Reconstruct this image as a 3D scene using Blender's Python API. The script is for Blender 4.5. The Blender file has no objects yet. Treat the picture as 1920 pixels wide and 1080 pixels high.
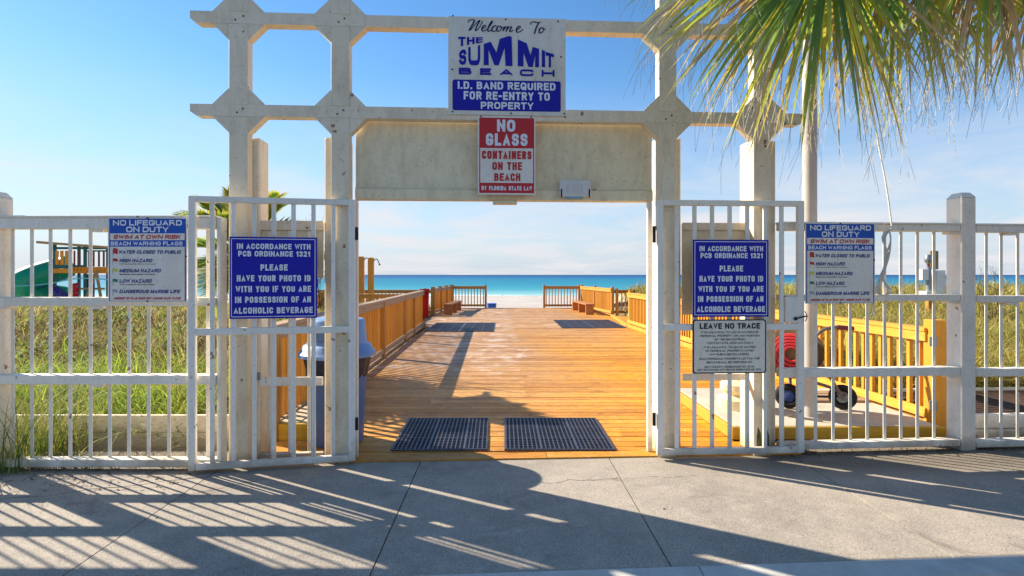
import bpy, bmesh, math, random
import numpy as np
from mathutils import Vector, Matrix
random.seed(7)
RNG = np.random.default_rng(11)
D = bpy.data
SC = bpy.context.scene
COL = SC.collection
R = math.radians

# ------------------------------------------------------------------ camera
F = 1000.0                                   # focal length in photograph pixels (1920 wide)
EYE = 1.49
cam_d = D.cameras.new('camera'); cam = D.objects.new('camera', cam_d); COL.objects.link(cam)
cam.location = (0, 0, EYE); cam.rotation_euler = (R(90), 0, 0)
cam_d.sensor_width = 36; cam_d.lens = F / 1920 * 36
cam_d.shift_x = 15 / 1920; cam_d.shift_y = -25 / 1920
cam_d.clip_start = 0.05; cam_d.clip_end = 30000
SC.camera = cam

# ------------------------------------------------------------------ sky, sun, exposure
SUN_FROM = Vector((-1.40, 0.765, 1.0)).normalized()      # towards the sun
w = D.worlds.new('World'); SC.world = w; w.use_nodes = True
nt = w.node_tree; nt.nodes.clear(); L = nt.links
out = nt.nodes.new('ShaderNodeOutputWorld'); bg = nt.nodes.new('ShaderNodeBackground')
sky = nt.nodes.new('ShaderNodeTexSky'); sky.sky_type = 'NISHITA'; sky.sun_disc = False
sky.sun_elevation = math.asin(SUN_FROM.z); sky.sun_rotation = math.atan2(SUN_FROM.x, SUN_FROM.y)
sky.air_density = 1.0; sky.dust_density = 0.05; sky.ozone_density = 2.5; sky.altitude = 0
bg.inputs['Strength'].default_value = 0.115
tc = nt.nodes.new('ShaderNodeTexCoord')
sep = nt.nodes.new('ShaderNodeSeparateXYZ'); L.new(tc.outputs['Generated'], sep.inputs[0])
# thin streaky cloud: noise on the direction flattened onto a layer
def wm(op, a, b=None, c=None):
    n = nt.nodes.new('ShaderNodeMath'); n.operation = op
    for i, v in enumerate((a, b, c)):
        if v is None: continue
        if isinstance(v, (int, float)): n.inputs[i].default_value = v
        else: L.new(v, n.inputs[i])
    return n.outputs[0]
zz = wm('ADD', wm('MAXIMUM', sep.outputs['Z'], 0.0), 0.09)
cx_ = wm('DIVIDE', sep.outputs['X'], zz); cy_ = wm('DIVIDE', sep.outputs['Y'], zz)
comb = nt.nodes.new('ShaderNodeCombineXYZ'); L.new(cx_, comb.inputs[0]); L.new(cy_, comb.inputs[1])
cn = nt.nodes.new('ShaderNodeTexNoise'); cn.inputs['Scale'].default_value = 0.62; cn.inputs['Detail'].default_value = 9
cn.inputs['Roughness'].default_value = 0.62; cn.inputs['Distortion'].default_value = 0.7
L.new(comb.outputs[0], cn.inputs['Vector'])
cr = nt.nodes.new('ShaderNodeMapRange'); cr.inputs[1].default_value = 0.40; cr.inputs[2].default_value = 0.66
cr.inputs[3].default_value = 0.0; cr.inputs[4].default_value = 0.9; L.new(cn.outputs['Fac'], cr.inputs[0])
lowm = nt.nodes.new('ShaderNodeMapRange'); lowm.inputs[1].default_value = 0.30; lowm.inputs[2].default_value = 0.08
L.new(sep.outputs['Z'], lowm.inputs[0])
cf = wm('MULTIPLY', cr.outputs[0], lowm.outputs[0])
hs_ = nt.nodes.new('ShaderNodeHueSaturation'); hs_.inputs['Saturation'].default_value = 1.22; hs_.inputs['Value'].default_value = .86
L.new(sky.outputs[0], hs_.inputs['Color'])
# the maritime veil: pale blue air near the horizon
veil = nt.nodes.new('ShaderNodeMapRange'); veil.inputs[1].default_value = 0.34; veil.inputs[2].default_value = 0.0
veil.inputs[3].default_value = 0.0; veil.inputs[4].default_value = 0.92; L.new(sep.outputs['Z'], veil.inputs[0])
mixv = nt.nodes.new('ShaderNodeMix'); mixv.data_type = 'RGBA'
L.new(veil.outputs[0], mixv.inputs['Factor']); L.new(hs_.outputs[0], mixv.inputs['A']); mixv.inputs['B'].default_value = (2.5, 2.92, 3.62, 1)
mixc = nt.nodes.new('ShaderNodeMix'); mixc.data_type = 'RGBA'
L.new(cf, mixc.inputs['Factor']); L.new(mixv.outputs['Result'], mixc.inputs['A']); mixc.inputs['B'].default_value = (3.95, 3.85, 3.95, 1)
L.new(mixc.outputs['Result'], bg.inputs['Color']); L.new(bg.outputs[0], out.inputs['Surface'])

sd = D.lights.new('sun', 'SUN'); sun = D.objects.new('sun', sd); COL.objects.link(sun)
sd.energy = 5.0; sd.angle = R(0.5); sd.color = (1.0, 0.91, 0.77)
sun.rotation_euler = SUN_FROM.to_track_quat('Z', 'Y').to_euler()
vs = SC.view_settings; vs.view_transform = 'Standard'; vs.look = 'None'; vs.exposure = 0.95; vs.gamma = 1.0; vs.use_curve_mapping = False
SC.cycles.max_bounces = 6; SC.cycles.diffuse_bounces = 4; SC.cycles.transparent_max_bounces = 6

# ------------------------------------------------------------------ materials
MATS = {}
def srgb(r, g, b):
    f = lambda c: (c/255/12.92) if c/255 <= .04045 else ((c/255+.055)/1.055)**2.4
    return (f(r), f(g), f(b), 1)
class NT:
    def __init__(s, name):
        s.m = D.materials.new(name); s.m.use_nodes = True; s.t = s.m.node_tree; s.t.nodes.clear()
        s.o = s.t.nodes.new('ShaderNodeOutputMaterial'); s.p = s.t.nodes.new('ShaderNodeBsdfPrincipled')
        s.t.links.new(s.p.outputs[0], s.o.inputs[0]); MATS[name] = s.m
        s.p.inputs['Specular IOR Level'].default_value = 0.35
    def n(s, ty, **kw):
        x = s.t.nodes.new(ty)
        for k, v in kw.items(): setattr(x, k, v)
        return x
    def l(s, a, b): s.t.links.new(a, b)
    def coord(s, scale=(1, 1, 1), rnd=True, world=False):
        m = s.n('ShaderNodeMapping'); m.inputs['Scale'].default_value = scale
        if world: g = s.n('ShaderNodeNewGeometry'); s.l(g.outputs['Position'], m.inputs[0])
        else: g = s.n('ShaderNodeTexCoord'); s.l(g.outputs['Object'], m.inputs[0])
        if rnd:
            oi = s.n('ShaderNodeObjectInfo'); mu = s.n('ShaderNodeMath', operation='MULTIPLY'); mu.inputs[1].default_value = 37
            s.l(oi.outputs['Random'], mu.inputs[0]); cb = s.n('ShaderNodeCombineXYZ')
            for i in range(3): s.l(mu.outputs[0], cb.inputs[i])
            s.l(cb.outputs[0], m.inputs['Location'])
        return m.outputs[0]
    def noise(s, vec, scale=5, detail=4, rough=.55, dist=0):
        x = s.n('ShaderNodeTexNoise'); s.l(vec, x.inputs['Vector']); x.inputs['Scale'].default_value = scale
        x.inputs['Detail'].default_value = detail; x.inputs['Roughness'].default_value = rough; x.inputs['Distortion'].default_value = dist
        return x.outputs['Fac']
    def rng(s, v, a, b, c=0., d=1.):
        x = s.n('ShaderNodeMapRange'); s.l(v, x.inputs[0])
        for i, q in enumerate((a, b, c, d)): x.inputs[i+1].default_value = q
        return x.outputs[0]
    def mix(s, f, a, b, mode='MIX'):
        x = s.n('ShaderNodeMix', data_type='RGBA', blend_type=mode)
        for nm, v in (('Factor', f), ('A', a), ('B', b)):
            i = x.inputs[nm]
            if isinstance(v, (int, float)): i.default_value = v
            elif isinstance(v, tuple): i.default_value = v
            else: s.l(v, i)
        return x.outputs['Result']
    def math(s, op, a, b=0.):
        x = s.n('ShaderNodeMath', operation=op)
        for i, v in enumerate((a, b)):
            if isinstance(v, (int, float)): x.inputs[i].default_value = v
            else: s.l(v, x.inputs[i])
        return x.outputs[0]
    def col(s, v):
        if isinstance(v, tuple): s.p.inputs['Base Color'].default_value = v
        else: s.l(v, s.p.inputs['Base Color'])
    def rough(s, v):
        if isinstance(v, (int, float)): s.p.inputs['Roughness'].default_value = v
        else: s.l(v, s.p.inputs['Roughness'])
    def bump(s, h, st=.3, dist=.01):
        b = s.n('ShaderNodeBump'); b.inputs['Strength'].default_value = st; b.inputs['Distance'].default_value = dist
        s.l(h, b.inputs['Height']); s.l(b.outputs[0], s.p.inputs['Normal'])
    def orand(s): return s.n('ShaderNodeObjectInfo').outputs['Random']

def plain(name, c, rough=.5, var=.12, scale=8, metal=0, bump=.15):
    s = NT(name); v = s.coord(); n1 = s.noise(v, scale, 5, .6)
    d = tuple(x*(1-var*2) for x in c[:3]) + (1,)
    s.col(s.mix(s.rng(n1, .35, .75), c, d)); s.rough(rough); s.p.inputs['Metallic'].default_value = metal
    if bump: s.bump(s.noise(v, scale*12, 3), bump, .003)
    return s.m

def paint(name, c, dirt, amount=.5, rust=True):
    s = NT(name); v = s.coord(); vz = s.coord((5, 5, 1.4))
    a = s.noise(v, 3.0, 6, .65); b = s.noise(vz, 3.0, 5, .7); f = s.noise(v, 60, 3, .6)
    base = s.mix(s.rng(b, .45, .8, 0, amount), c, dirt)
    base = s.mix(s.rng(a, .5, .72, 0, amount*.7), base, tuple(x*.82 for x in dirt[:3])+(1,))
    if rust:
        r_ = s.noise(v, 13, 2, .5); base = s.mix(s.rng(r_, .715, .745, 0, .8), base, srgb(120, 70, 30))
        ch = s.noise(v, 22, 6, .7); base = s.mix(s.rng(ch, .69, .71, 0, .7), base, srgb(95, 88, 75))
    gw = s.n('ShaderNodeNewGeometry'); gs = s.n('ShaderNodeSeparateXYZ'); s.l(gw.outputs['Position'], gs.inputs[0])
    gz_ = s.math('SUBTRACT', gs.outputs[2], s.math('MULTIPLY', s.math('SUBTRACT', a, .5), .5))
    base = s.mix(s.math('MULTIPLY', s.rng(gz_, .16, .0), .6), base, srgb(132, 118, 92))
    mot = s.noise(v, 38, 4, .7); base = s.mix(s.rng(mot, .56, .72, 0, .4), base, tuple(x*.6 for x in dirt[:3])+(1,))
    rd = s.mix(s.rng(s.orand(), 0, 1, 0, .35), base, s.mix(1.0, base, srgb(238, 232, 218), 'MULTIPLY'))
    s.col(rd); s.rough(.55); h = s.math('ADD', s.math('MULTIPLY', f, .4), b); s.bump(h, .22, .004)
    return s.m

paint('cream_paint', srgb(240, 224, 196), srgb(200, 176, 138), .5)
paint('white_paint', srgb(246, 238, 222), srgb(206, 190, 158), .42)
paint('gate_paint', srgb(242, 236, 224), srgb(206, 196, 174), .3)
paint('panel_paint', srgb(240, 224, 186), srgb(192, 164, 118), .5, False)

def wood(name, c1, c2, c3, axis='x', grey=.0, rough=.6):
    s = NT(name)
    sc = {'x': (1.2, 22, 22), 'y': (22, 1.2, 22), 'z': (22, 22, 1.2)}[axis]
    v = s.coord(sc); v2 = s.coord((1, 1, 1))
    g = s.noise(v, 2.2, 6, .65, .6); k = s.noise(v2, 1.6, 4, .6); fine = s.noise(v, 9, 4, .7)
    base = s.mix(s.rng(g, .3, .72), c1, c2)
    base = s.mix(s.rng(fine, .52, .8, 0, .6), base, c3)
    base = s.mix(s.rng(k, .5, .8, 0, grey), base, srgb(168, 150, 128))
    sep_ = s.orand(); base = s.mix(s.rng(sep_, 0, 1, 0, .55), base, s.mix(1.0, base, srgb(205, 195, 170), 'MULTIPLY'))
    s.col(base); s.rough(rough); s.bump(s.math('ADD', g, s.math('MULTIPLY', fine, .6)), .35, .004)
    return s.m
wood('rail_wood', srgb(238, 176, 72), srgb(222, 148, 46), srgb(182, 110, 34), 'z', .1)
wood('rail_wood_long', srgb(234, 172, 76), srgb(216, 142, 48), srgb(172, 104, 38), 'x', .12)
wood('weathered_wood', srgb(190, 165, 138), srgb(160, 130, 100), srgb(120, 92, 66), 'x', .5)
wood('yellow_wood', srgb(238, 176, 62), srgb(224, 152, 42), srgb(168, 106, 30), 'z', .05)
wood('yellow_wood_long', srgb(240, 182, 74), srgb(226, 158, 50), srgb(170, 110, 34), 'x', .05)
wood('post_wood', srgb(206, 150, 70), srgb(182, 124, 50), srgb(112, 74, 32), 'z', .12)
wood('red_wood', srgb(196, 134, 80), srgb(172, 108, 60), srgb(124, 74, 42), 'y', .1)
wood('kerb_wood', srgb(206, 172, 56), srgb(172, 138, 44), srgb(122, 100, 44), 'x', .15)
wood('tan_wood', srgb(190, 160, 110), srgb(160, 126, 80), srgb(120, 92, 60), 'x', .2)

def deck_mat():
    s = NT('deck_board')
    v = s.coord((1.0, 26, 26)); vw = s.coord((1, 1, 1), rnd=False, world=True)
    g = s.noise(v, 1.6, 7, .68, .4); fine = s.noise(v, 7, 5, .7)
    sp = s.n('ShaderNodeSeparateXYZ'); s.l(vw, sp.inputs[0]); X = sp.outputs[0]; Y = sp.outputs[1]
    big = s.noise(vw, .55, 4, .6); med = s.noise(vw, 2.6, 6, .65, .5)
    fresh = s.mix(s.rng(g, .3, .72), srgb(248, 180, 32), srgb(228, 150, 14))       # freshly oiled boards
    fresh = s.mix(s.rng(fine, .55, .8, 0, .6), fresh, srgb(176, 112, 30))
    worn = s.mix(s.rng(g, .3, .72), srgb(214, 170, 118), srgb(190, 138, 82))       # walked-on, bleached boards
    worn = s.mix(s.rng(fine, .5, .8, 0, .6), worn, srgb(172, 124, 80))
    xs = s.math('ADD', X, s.math('MULTIPLY', s.math('SUBTRACT', big, .5), 2.2))
    wf = s.math('MULTIPLY', s.rng(xs, 1.8, .2), s.rng(Y, 4.4, 9.0, .35, 1))
    far = s.rng(Y, 9, 15); wf = s.math('MAXIMUM', wf, s.math('MULTIPLY', far, s.rng(X, 3.6, 2.2, .25, .9)))
    c = s.mix(wf, fresh, worn)
    c = s.mix(s.rng(s.math('MULTIPLY', med, wf), .46, .66, 0, .8), c, srgb(240, 220, 206))   # salt and sand bloom
    c = s.mix(s.rng(s.noise(vw, 9, 6, .75), .62, .72, 0, .45), c, srgb(226, 208, 190))
    c = s.mix(s.rng(s.noise(vw, 2.1, 7, .75, .8), .50, .66, 0, .5), c, srgb(160, 108, 52))
    c = s.mix(s.rng(s.noise(s.coord((2.2, 10, 10)), 2.2, 5, .75, 1.2), .52, .64, 0, .6), c, srgb(128, 84, 44))
    c = s.mix(s.rng(s.noise(vw, 14, 5, .8), .60, .66, 0, .65), c, srgb(238, 224, 208))
    c = s.mix(s.rng(s.orand(), 0, 1, 0, .9), c, s.mix(1.0, c, srgb(212, 194, 166), 'MULTIPLY'))
    s.col(c); s.rough(s.rng(med, .3, .8, .5, .75)); s.bump(s.math('ADD', g, s.math('MULTIPLY', fine, .6)), .4, .004)
deck_mat()

def concrete_mat():
    s = NT('pavement_concrete'); v = s.coord((1, 1, 1), False, True)
    a = s.noise(v, .9, 5, .6, .3); b = s.noise(v, 5, 7, .7); c = s.noise(v, 85, 3, .7); e = s.noise(v, 210, 2, .6)
    base = s.mix(s.rng(a, .35, .7), srgb(178, 165, 147), srgb(152, 142, 129))
    base = s.mix(s.rng(b, .45, .72, 0, .7), base, srgb(194, 180, 161))
    base = s.mix(s.rng(c, .5, .66, 0, .6), base, srgb(96, 90, 84))
    base = s.mix(s.rng(e, .60, .68, 0, .75), base, srgb(222, 214, 202))
    base = s.mix(s.rng(s.noise(v, 140, 2, .5), .62, .68, 0, .7), base, srgb(66, 62, 58))
    base = s.mix(s.rng(s.noise(v, 11, 2, .5), .755, .78, 0, .85), base, srgb(52, 46, 42))
    base = s.mix(s.rng(s.noise(v, 2.3, 6, .7, 1.0), .56, .70, 0, .6), base, srgb(116, 106, 96))
    base = s.mix(s.rng(s.noise(v, 4.1, 7, .75, .6), .66, .72, 0, .7), base, srgb(214, 210, 204))
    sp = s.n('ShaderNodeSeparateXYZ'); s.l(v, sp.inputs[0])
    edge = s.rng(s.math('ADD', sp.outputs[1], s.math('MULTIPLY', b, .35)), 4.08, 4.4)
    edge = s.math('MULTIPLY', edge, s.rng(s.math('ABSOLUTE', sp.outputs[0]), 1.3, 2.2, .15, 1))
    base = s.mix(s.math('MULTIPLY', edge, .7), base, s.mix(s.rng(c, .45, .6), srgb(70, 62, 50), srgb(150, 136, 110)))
    s.p.inputs['Specular IOR Level'].default_value = .2
    s.col(base); s.rough(.85); s.bump(s.math('ADD', s.math('MULTIPLY', b, .5), s.math('MULTIPLY', c, .6)), .5, .004)
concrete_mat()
plain('kerb_concrete', srgb(206, 200, 188), .85, .15, 6, bump=.4)
plain('slab_concrete', srgb(200, 190, 170), .8, .12, 5, bump=.3)
plain('asphalt', srgb(88, 90, 98), .9, .12, 30, bump=.6)
def crack(name):
    s = NT(name); s.col(srgb(58, 54, 50)); s.rough(.95)
crack('joint_dark')

def ground_mat():
    s = NT('sand'); v = s.coord((1, 1, 1), False, True)
    sp = s.n('ShaderNodeSeparateXYZ'); s.l(v, sp.inputs[0])
    a = s.noise(v, .4, 5, .6); b = s.noise(v, 6, 6, .7); c = s.noise(v, 60, 3, .6); u = s.noise(v, 1.2, 6, .7)
    dune = s.mix(s.rng(u, .35, .65), srgb(190, 172, 142), srgb(110, 100, 62))
    beach = s.mix(s.rng(a, .35, .7), srgb(196, 188, 178), srgb(176, 166, 154))
    wet = s.rng(sp.outputs[1], 92, 100)
    beach = s.mix(s.math('MULTIPLY', wet, .6), beach, srgb(176, 160, 138))
    base = s.mix(s.rng(sp.outputs[1], 22, 32), dune, beach)
    base = s.mix(s.rng(b, .5, .8, 0, .3), base, srgb(150, 138, 118))
    s.col(base); s.rough(.95); s.bump(s.math('ADD', b, s.math('MULTIPLY', c, .3)), .8, .03)
ground_mat()
plain('mulch', srgb(92, 66, 48), .95, .3, 30, bump=1.0)

def sea_mat():
    s = NT('sea_water'); v = s.coord((1, 1, 1), False, True)
    sp = s.n('ShaderNodeSeparateXYZ'); s.l(v, sp.inputs[0])
    inv = s.math('DIVIDE', 100.0, sp.outputs[1])
    vb = s.coord((.008, .07, 1), False, True); wob = s.noise(vb, 1.0, 4, .6, .5)
    t = s.math('ADD', inv, s.math('MULTIPLY', s.math('SUBTRACT', wob, .5), .22))
    r = s.n('ShaderNodeValToRGB'); s.l(t, r.inputs[0]); cr_ = r.color_ramp
    stops = [(0.0, srgb(8, 58, 104)), (.10, srgb(12, 86, 134)), (.22, srgb(20, 116, 148)), (.40, srgb(28, 126, 150)), (.62, srgb(48, 142, 158)), (.84, srgb(80, 160, 168)), (1.0, srgb(150, 196, 192))]
    cr_.elements[0].position = 0; cr_.elements[0].color = stops[0][1]; cr_.elements[1].position = 1; cr_.elements[1].color = stops[-1][1]
    for p, c in stops[1:-1]: e = cr_.elements.new(p); e.color = c
    vf = s.coord((.02, .30, 1), False, True); fo = s.noise(vf, 1.3, 5, .7)
    near = s.rng(inv, .74, .95)
    foam = s.math('MULTIPLY', s.rng(fo, .53, .6), near)
    s.col(s.mix(foam, r.outputs[0], srgb(244, 246, 246)))
    s.rough(.5); s.p.inputs['Specular IOR Level'].default_value = .12
    vn = s.coord((.25, .9, 1), False, True); s.bump(s.noise(vn, 1.2, 4, .6), .5, .2)
sea_mat()

def leaf_mat(name, rough=.5, trans=.35):
    s = NT(name); at = s.n('ShaderNodeAttribute'); at.attribute_name = 'tint'
    v = s.coord((1, 1, 1)); n_ = s.noise(v, 14, 3)
    c = s.mix(s.rng(n_, .35, .75, 0, .4), at.outputs['Color'], s.mix(1.0, at.outputs['Color'], srgb(190, 180, 140), 'MULTIPLY'))
    s.col(c); s.rough(rough)
    tr = s.n('ShaderNodeBsdfTranslucent'); s.l(c, tr.inputs['Color']); mx = s.n('ShaderNodeMixShader'); mx.inputs[0].default_value = trans
    s.l(s.p.outputs[0], mx.inputs[1]); s.l(tr.outputs[0], mx.inputs[2]); s.l(mx.outputs[0], s.o.inputs[0])
leaf_mat('palm_leaf', .34, .6); leaf_mat('grass_leaf', .6, .45)

paint('sign_white', srgb(240, 234, 222), srgb(206, 196, 174), .45, False)
paint('sign_cream', srgb(230, 224, 210), srgb(196, 182, 152), .5, False)
plain('sign_blue', srgb(16, 14, 164), .55, .08, 6, bump=.03)
plain('sign_mid_blue', srgb(20, 84, 180), .5, .05, 6, bump=.02)
plain('sign_navy', srgb(22, 50, 128), .35, .03, 6, bump=0)
plain('ink_blue', srgb(16, 12, 158), .55, .03, 6, bump=0)
plain('ink_dark_navy', srgb(24, 22, 82), .35, .03, 6, bump=0)
plain('ink_white', srgb(232, 232, 236), .35, .03, 6, bump=0)
plain('ink_red', srgb(196, 28, 32), .35, .05, 6, bump=0)
plain('ink_black', srgb(24, 24, 26), .4, .03, 6, bump=0)
plain('ink_yellow', srgb(212, 206, 40), .4, .03, 6, bump=0)
plain('ink_green', srgb(30, 128, 92), .4, .03, 6, bump=0)
plain('ink_grey', srgb(160, 164, 176), .4, .03, 6, bump=0)
plain('ink_faint', srgb(205, 203, 198), .5, .03, 6, bump=0)
plain('bolt', srgb(74, 50, 34), .7, .3, 60, bump=.2)
plain('dark_steel', srgb(44, 42, 46), .5, .2, 20, .4)
plain('galvanised', srgb(150, 156, 162), .45, .15, 20, .7)
plain('tube_steel', srgb(120, 112, 104), .5, .2, 20, .5)
plain('bin_plastic', srgb(88, 116, 164), .5, .1, 5, bump=.08)
plain('bin_plastic_pale', srgb(112, 148, 200), .45, .08, 5, bump=.08)
plain('bin_liner', srgb(40, 38, 62), .25, .2, 20, bump=.8)
plain('mat_rubber', srgb(70, 71, 84), .42, .22, 14, bump=.3)
plain('tyre_rubber', srgb(32, 30, 32), .7, .1, 20)
plain('hub_blue', srgb(60, 84, 150), .4, .1, 20)
plain('hose_red', srgb(186, 48, 56), .45, .1, 12)
plain('cloth_red', srgb(196, 30, 38), .8, .2, 10, bump=.4)
plain('canvas', srgb(112, 92, 66), .85, .2, 9, bump=.3)
plain('rope', srgb(226, 218, 204), .85, .15, 60, bump=.5)
plain('rope_blue', srgb(110, 205, 205), .6, .1, 10)
plain('pole_paint', srgb(188, 180, 172), .5, .12, 3, bump=.1)
plain('pedestal_cream', srgb(240, 222, 176), .6, .1, 8)
plain('play_green', srgb(22, 150, 112), .4, .08, 3, bump=0)
plain('play_collar', srgb(36, 112, 140), .5, .08, 3, bump=0)
plain('play_teal', srgb(18, 92, 88), .5, .08, 3, bump=0)
plain('play_orange', srgb(228, 148, 32), .5, .08, 3, bump=0)
plain('play_blue', srgb(38, 50, 140), .5, .08, 3, bump=0)
plain('play_red', srgb(214, 40, 60), .5, .08, 3, bump=0)
plain('play_maroon', srgb(120, 58, 60), .6, .08, 3, bump=0)
plain('picket_white', srgb(232, 230, 224), .6, .06, 5, bump=0)
plain('blue_bin', srgb(24, 96, 200), .45, .06, 5, bump=0)
plain('exit_white', srgb(222, 218, 208), .5, .08, 9, bump=.05)
plain('exit_glass', srgb(96, 170, 214), .25, .1, 9, bump=.05)
plain('paver', srgb(206, 186, 150), .85, .15, 8, bump=.3)
plain('khaki', srgb(140, 124, 78), .6, .1, 8)
plain('palm_bark', srgb(112, 92, 68), .9, .3, 12, bump=1.0)
plain('skin_white_bird', srgb(235, 235, 235), .8, .1, 8, bump=0)
plain('twig', srgb(110, 92, 66), .9, .2, 12, bump=.2)
def rot_mat():
    s = NT('rotten_wood'); v = s.coord((6, 6, 1)); n = s.noise(v, 6, 5, .7)
    s.col(s.mix(s.rng(n, .4, .65), srgb(46, 40, 28), srgb(126, 128, 78))); s.rough(.95); s.bump(n, .9, .02)
rot_mat()

# ------------------------------------------------------------------ mesh helpers
class MB:
    def __init__(s): s.v = []; s.f = []; s.smooth = False
    def add(s, vs, fs):
        b = len(s.v); s.v += [tuple(v) for v in vs]; s.f += [tuple(i+b for i in f) for f in fs]; return s
    def box(s, x0, x1, y0, y1, z0, z1, ch=.003, M=None):
        # chamfered box: 24 verts
        if x0 > x1: x0, x1 = x1, x0
        if y0 > y1: y0, y1 = y1, y0
        if z0 > z1: z0, z1 = z1, z0
        ch = min(ch, (x1-x0)*.3, (y1-y0)*.3, (z1-z0)*.3)
        if ch <= 0:
            V = [(x, y, z) for x in (x0, x1) for y in (y0, y1) for z in (z0, z1)]
            Fc = [(0, 1, 3, 2), (4, 6, 7, 5), (0, 4, 5, 1), (2, 3, 7, 6), (0, 2, 6, 4), (1, 5, 7, 3)]
        else:
            V = []; idx = {}
            for i, x in enumerate((x0, x1)):
                for j, y in enumerate((y0, y1)):
                    for k, z in enumerate((z0, z1)):
                        sx, sy, sz = (1-2*i)*ch, (1-2*j)*ch, (1-2*k)*ch
                        idx[i, j, k, 0] = len(V); V.append((x, y+sy, z+sz))
                        idx[i, j, k, 1] = len(V); V.append((x+sx, y, z+sz))
                        idx[i, j, k, 2] = len(V); V.append((x+sx, y+sy, z))
            Fc = []
            q = lambda a, l: Fc.append(tuple(idx[c + (a,)] for c in l))
            q(0, [(0,0,0),(0,0,1),(0,1,1),(0,1,0)]); q(0, [(1,0,0),(1,1,0),(1,1,1),(1,0,1)])
            q(1, [(0,0,0),(1,0,0),(1,0,1),(0,0,1)]); q(1, [(0,1,0),(0,1,1),(1,1,1),(1,1,0)])
            q(2, [(0,0,0),(0,1,0),(1,1,0),(1,0,0)]); q(2, [(0,0,1),(1,0,1),(1,1,1),(0,1,1)])
            for i in (0, 1):
                for j in (0, 1): Fc.append((idx[i,j,0,0], idx[i,j,1,0], idx[i,j,1,1], idx[i,j,0,1]) if i != j else (idx[i,j,0,0], idx[i,j,0,1], idx[i,j,1,1], idx[i,j,1,0]))
            for i in (0, 1):
                for k in (0, 1): Fc.append((idx[i,0,k,0], idx[i,0,k,2], idx[i,1,k,2], idx[i,1,k,0]) if i == k else (idx[i,0,k,0], idx[i,1,k,0], idx[i,1,k,2], idx[i,0,k,2]))
            for j in (0, 1):
                for k in (0, 1): Fc.append((idx[0,j,k,1], idx[1,j,k,1], idx[1,j,k,2], idx[0,j,k,2]) if j != k else (idx[0,j,k,1], idx[0,j,k,2], idx[1,j,k,2], idx[1,j,k,1]))
            for i in (0, 1):
                for j in (0, 1):
                    for k in (0, 1): Fc.append((idx[i,j,k,0], idx[i,j,k,1], idx[i,j,k,2]))
        if M is not None: V = [M @ Vector(v) for v in V]
        return s.add(V, Fc)
    def prism(s, poly, y0, y1):        # polygon in (x, z), extruded along y
        n = len(poly); V = [(x, y0, z) for x, z in poly] + [(x, y1, z) for x, z in poly]
        Fc = [tuple(range(n)), tuple(range(2*n-1, n-1, -1))] + [(i, i+n, (i+1) % n+n, (i+1) % n) for i in range(n)]
        return s.add(V, Fc)
    def tube(s, pts, r, n=8, cap=True):
        pts = [Vector(p) for p in pts]; rs = r if isinstance(r, (list, tuple)) else [r]*len(pts)
        V = []; Fc = []; prev = None
        for i, p in enumerate(pts):
            t = (pts[min(i+1, len(pts)-1)] - pts[max(i-1, 0)]).normalized()
            if prev is None: a = t.cross(Vector((0, 0, 1))) if abs(t.z) < .9 else t.cross(Vector((1, 0, 0)))
            else: a = prev - t*prev.dot(t)
            a.normalize(); prev = a; b = t.cross(a)
            for k in range(n):
                an = 2*math.pi*k/n; V.append(p + (a*math.cos(an) + b*math.sin(an))*rs[i])
        for i in range(len(pts)-1):
            for k in range(n): Fc.append((i*n+k, i*n+(k+1) % n, (i+1)*n+(k+1) % n, (i+1)*n+k))
        if cap: Fc += [tuple(range(n-1, -1, -1)), tuple(range((len(pts)-1)*n, len(pts)*n))]
        s.smooth = True; return s.add(V, Fc)
    def lathe(s, prof, n=24, c=(0, 0, 0), M=None):      # prof: (r, z)
        V = []; Fc = []
        for r, z in prof:
            for k in range(n):
                a = 2*math.pi*k/n; p = Vector((r*math.cos(a), r*math.sin(a), z))
                V.append((M @ p if M is not None else p) + Vector(c))
        m = len(prof)
        for i in range(m-1):
            for k in range(n): Fc.append((i*n+k, i*n+(k+1) % n, (i+1)*n+(k+1) % n, (i+1)*n+k))
        Fc += [tuple(range(n-1, -1, -1)), tuple(range((m-1)*n, m*n))]
        s.smooth = True; return s.add(V, Fc)
    def torus(s, R_, r, M, n=28, m=8):
        V = []; Fc = []
        for i in range(n):
            a = 2*math.pi*i/n
            for k in range(m):
                b = 2*math.pi*k/m; V.append(M @ Vector(((R_+r*math.cos(b))*math.cos(a), (R_+r*math.cos(b))*math.sin(a), r*math.sin(b))))
        for i in range(n):
            for k in range(m): Fc.append((i*m+k, ((i+1) % n)*m+k, ((i+1) % n)*m+(k+1) % m, i*m+(k+1) % m))
        s.smooth = True; return s.add(V, Fc)
    def mesh(s, name):
        m = D.meshes.new(name); m.from_pydata(s.v, [], s.f); m.validate(); 
        bm = bmesh.new(); bm.from_mesh(m); bmesh.ops.recalc_face_normals(bm, faces=bm.faces); bm.to_mesh(m); bm.free()
        if s.smooth:
            m.polygons.foreach_set('use_smooth', [True]*len(m.polygons)); m.set_sharp_from_angle(angle=R(40))
        return m
def link(name, me, mt=None, parent=None, loc=None, rz=0):
    o = D.objects.new(name, me); COL.objects.link(o)
    if mt and me is not None:
        if not me.materials: me.materials.append(MATS[mt])
    if parent: o.parent = parent
    if loc is not None: o.location = loc
    if rz: o.rotation_euler.z = rz
    return o
def obj(name, mb, mt, parent=None, loc=None, rz=0): return link(name, mb.mesh(name), mt, parent, loc, rz)
def tag(o, label, cat, group=None, kind=None):
    if label: o['label'] = label
    if cat: o['category'] = cat
    if group: o['group'] = group
    if kind: o['kind'] = kind
    return o
def thing(name, label, cat, loc=(0, 0, 0), rz=0, group=None):
    return tag(link(name, None, None, None, loc, rz), label, cat, group)
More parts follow.
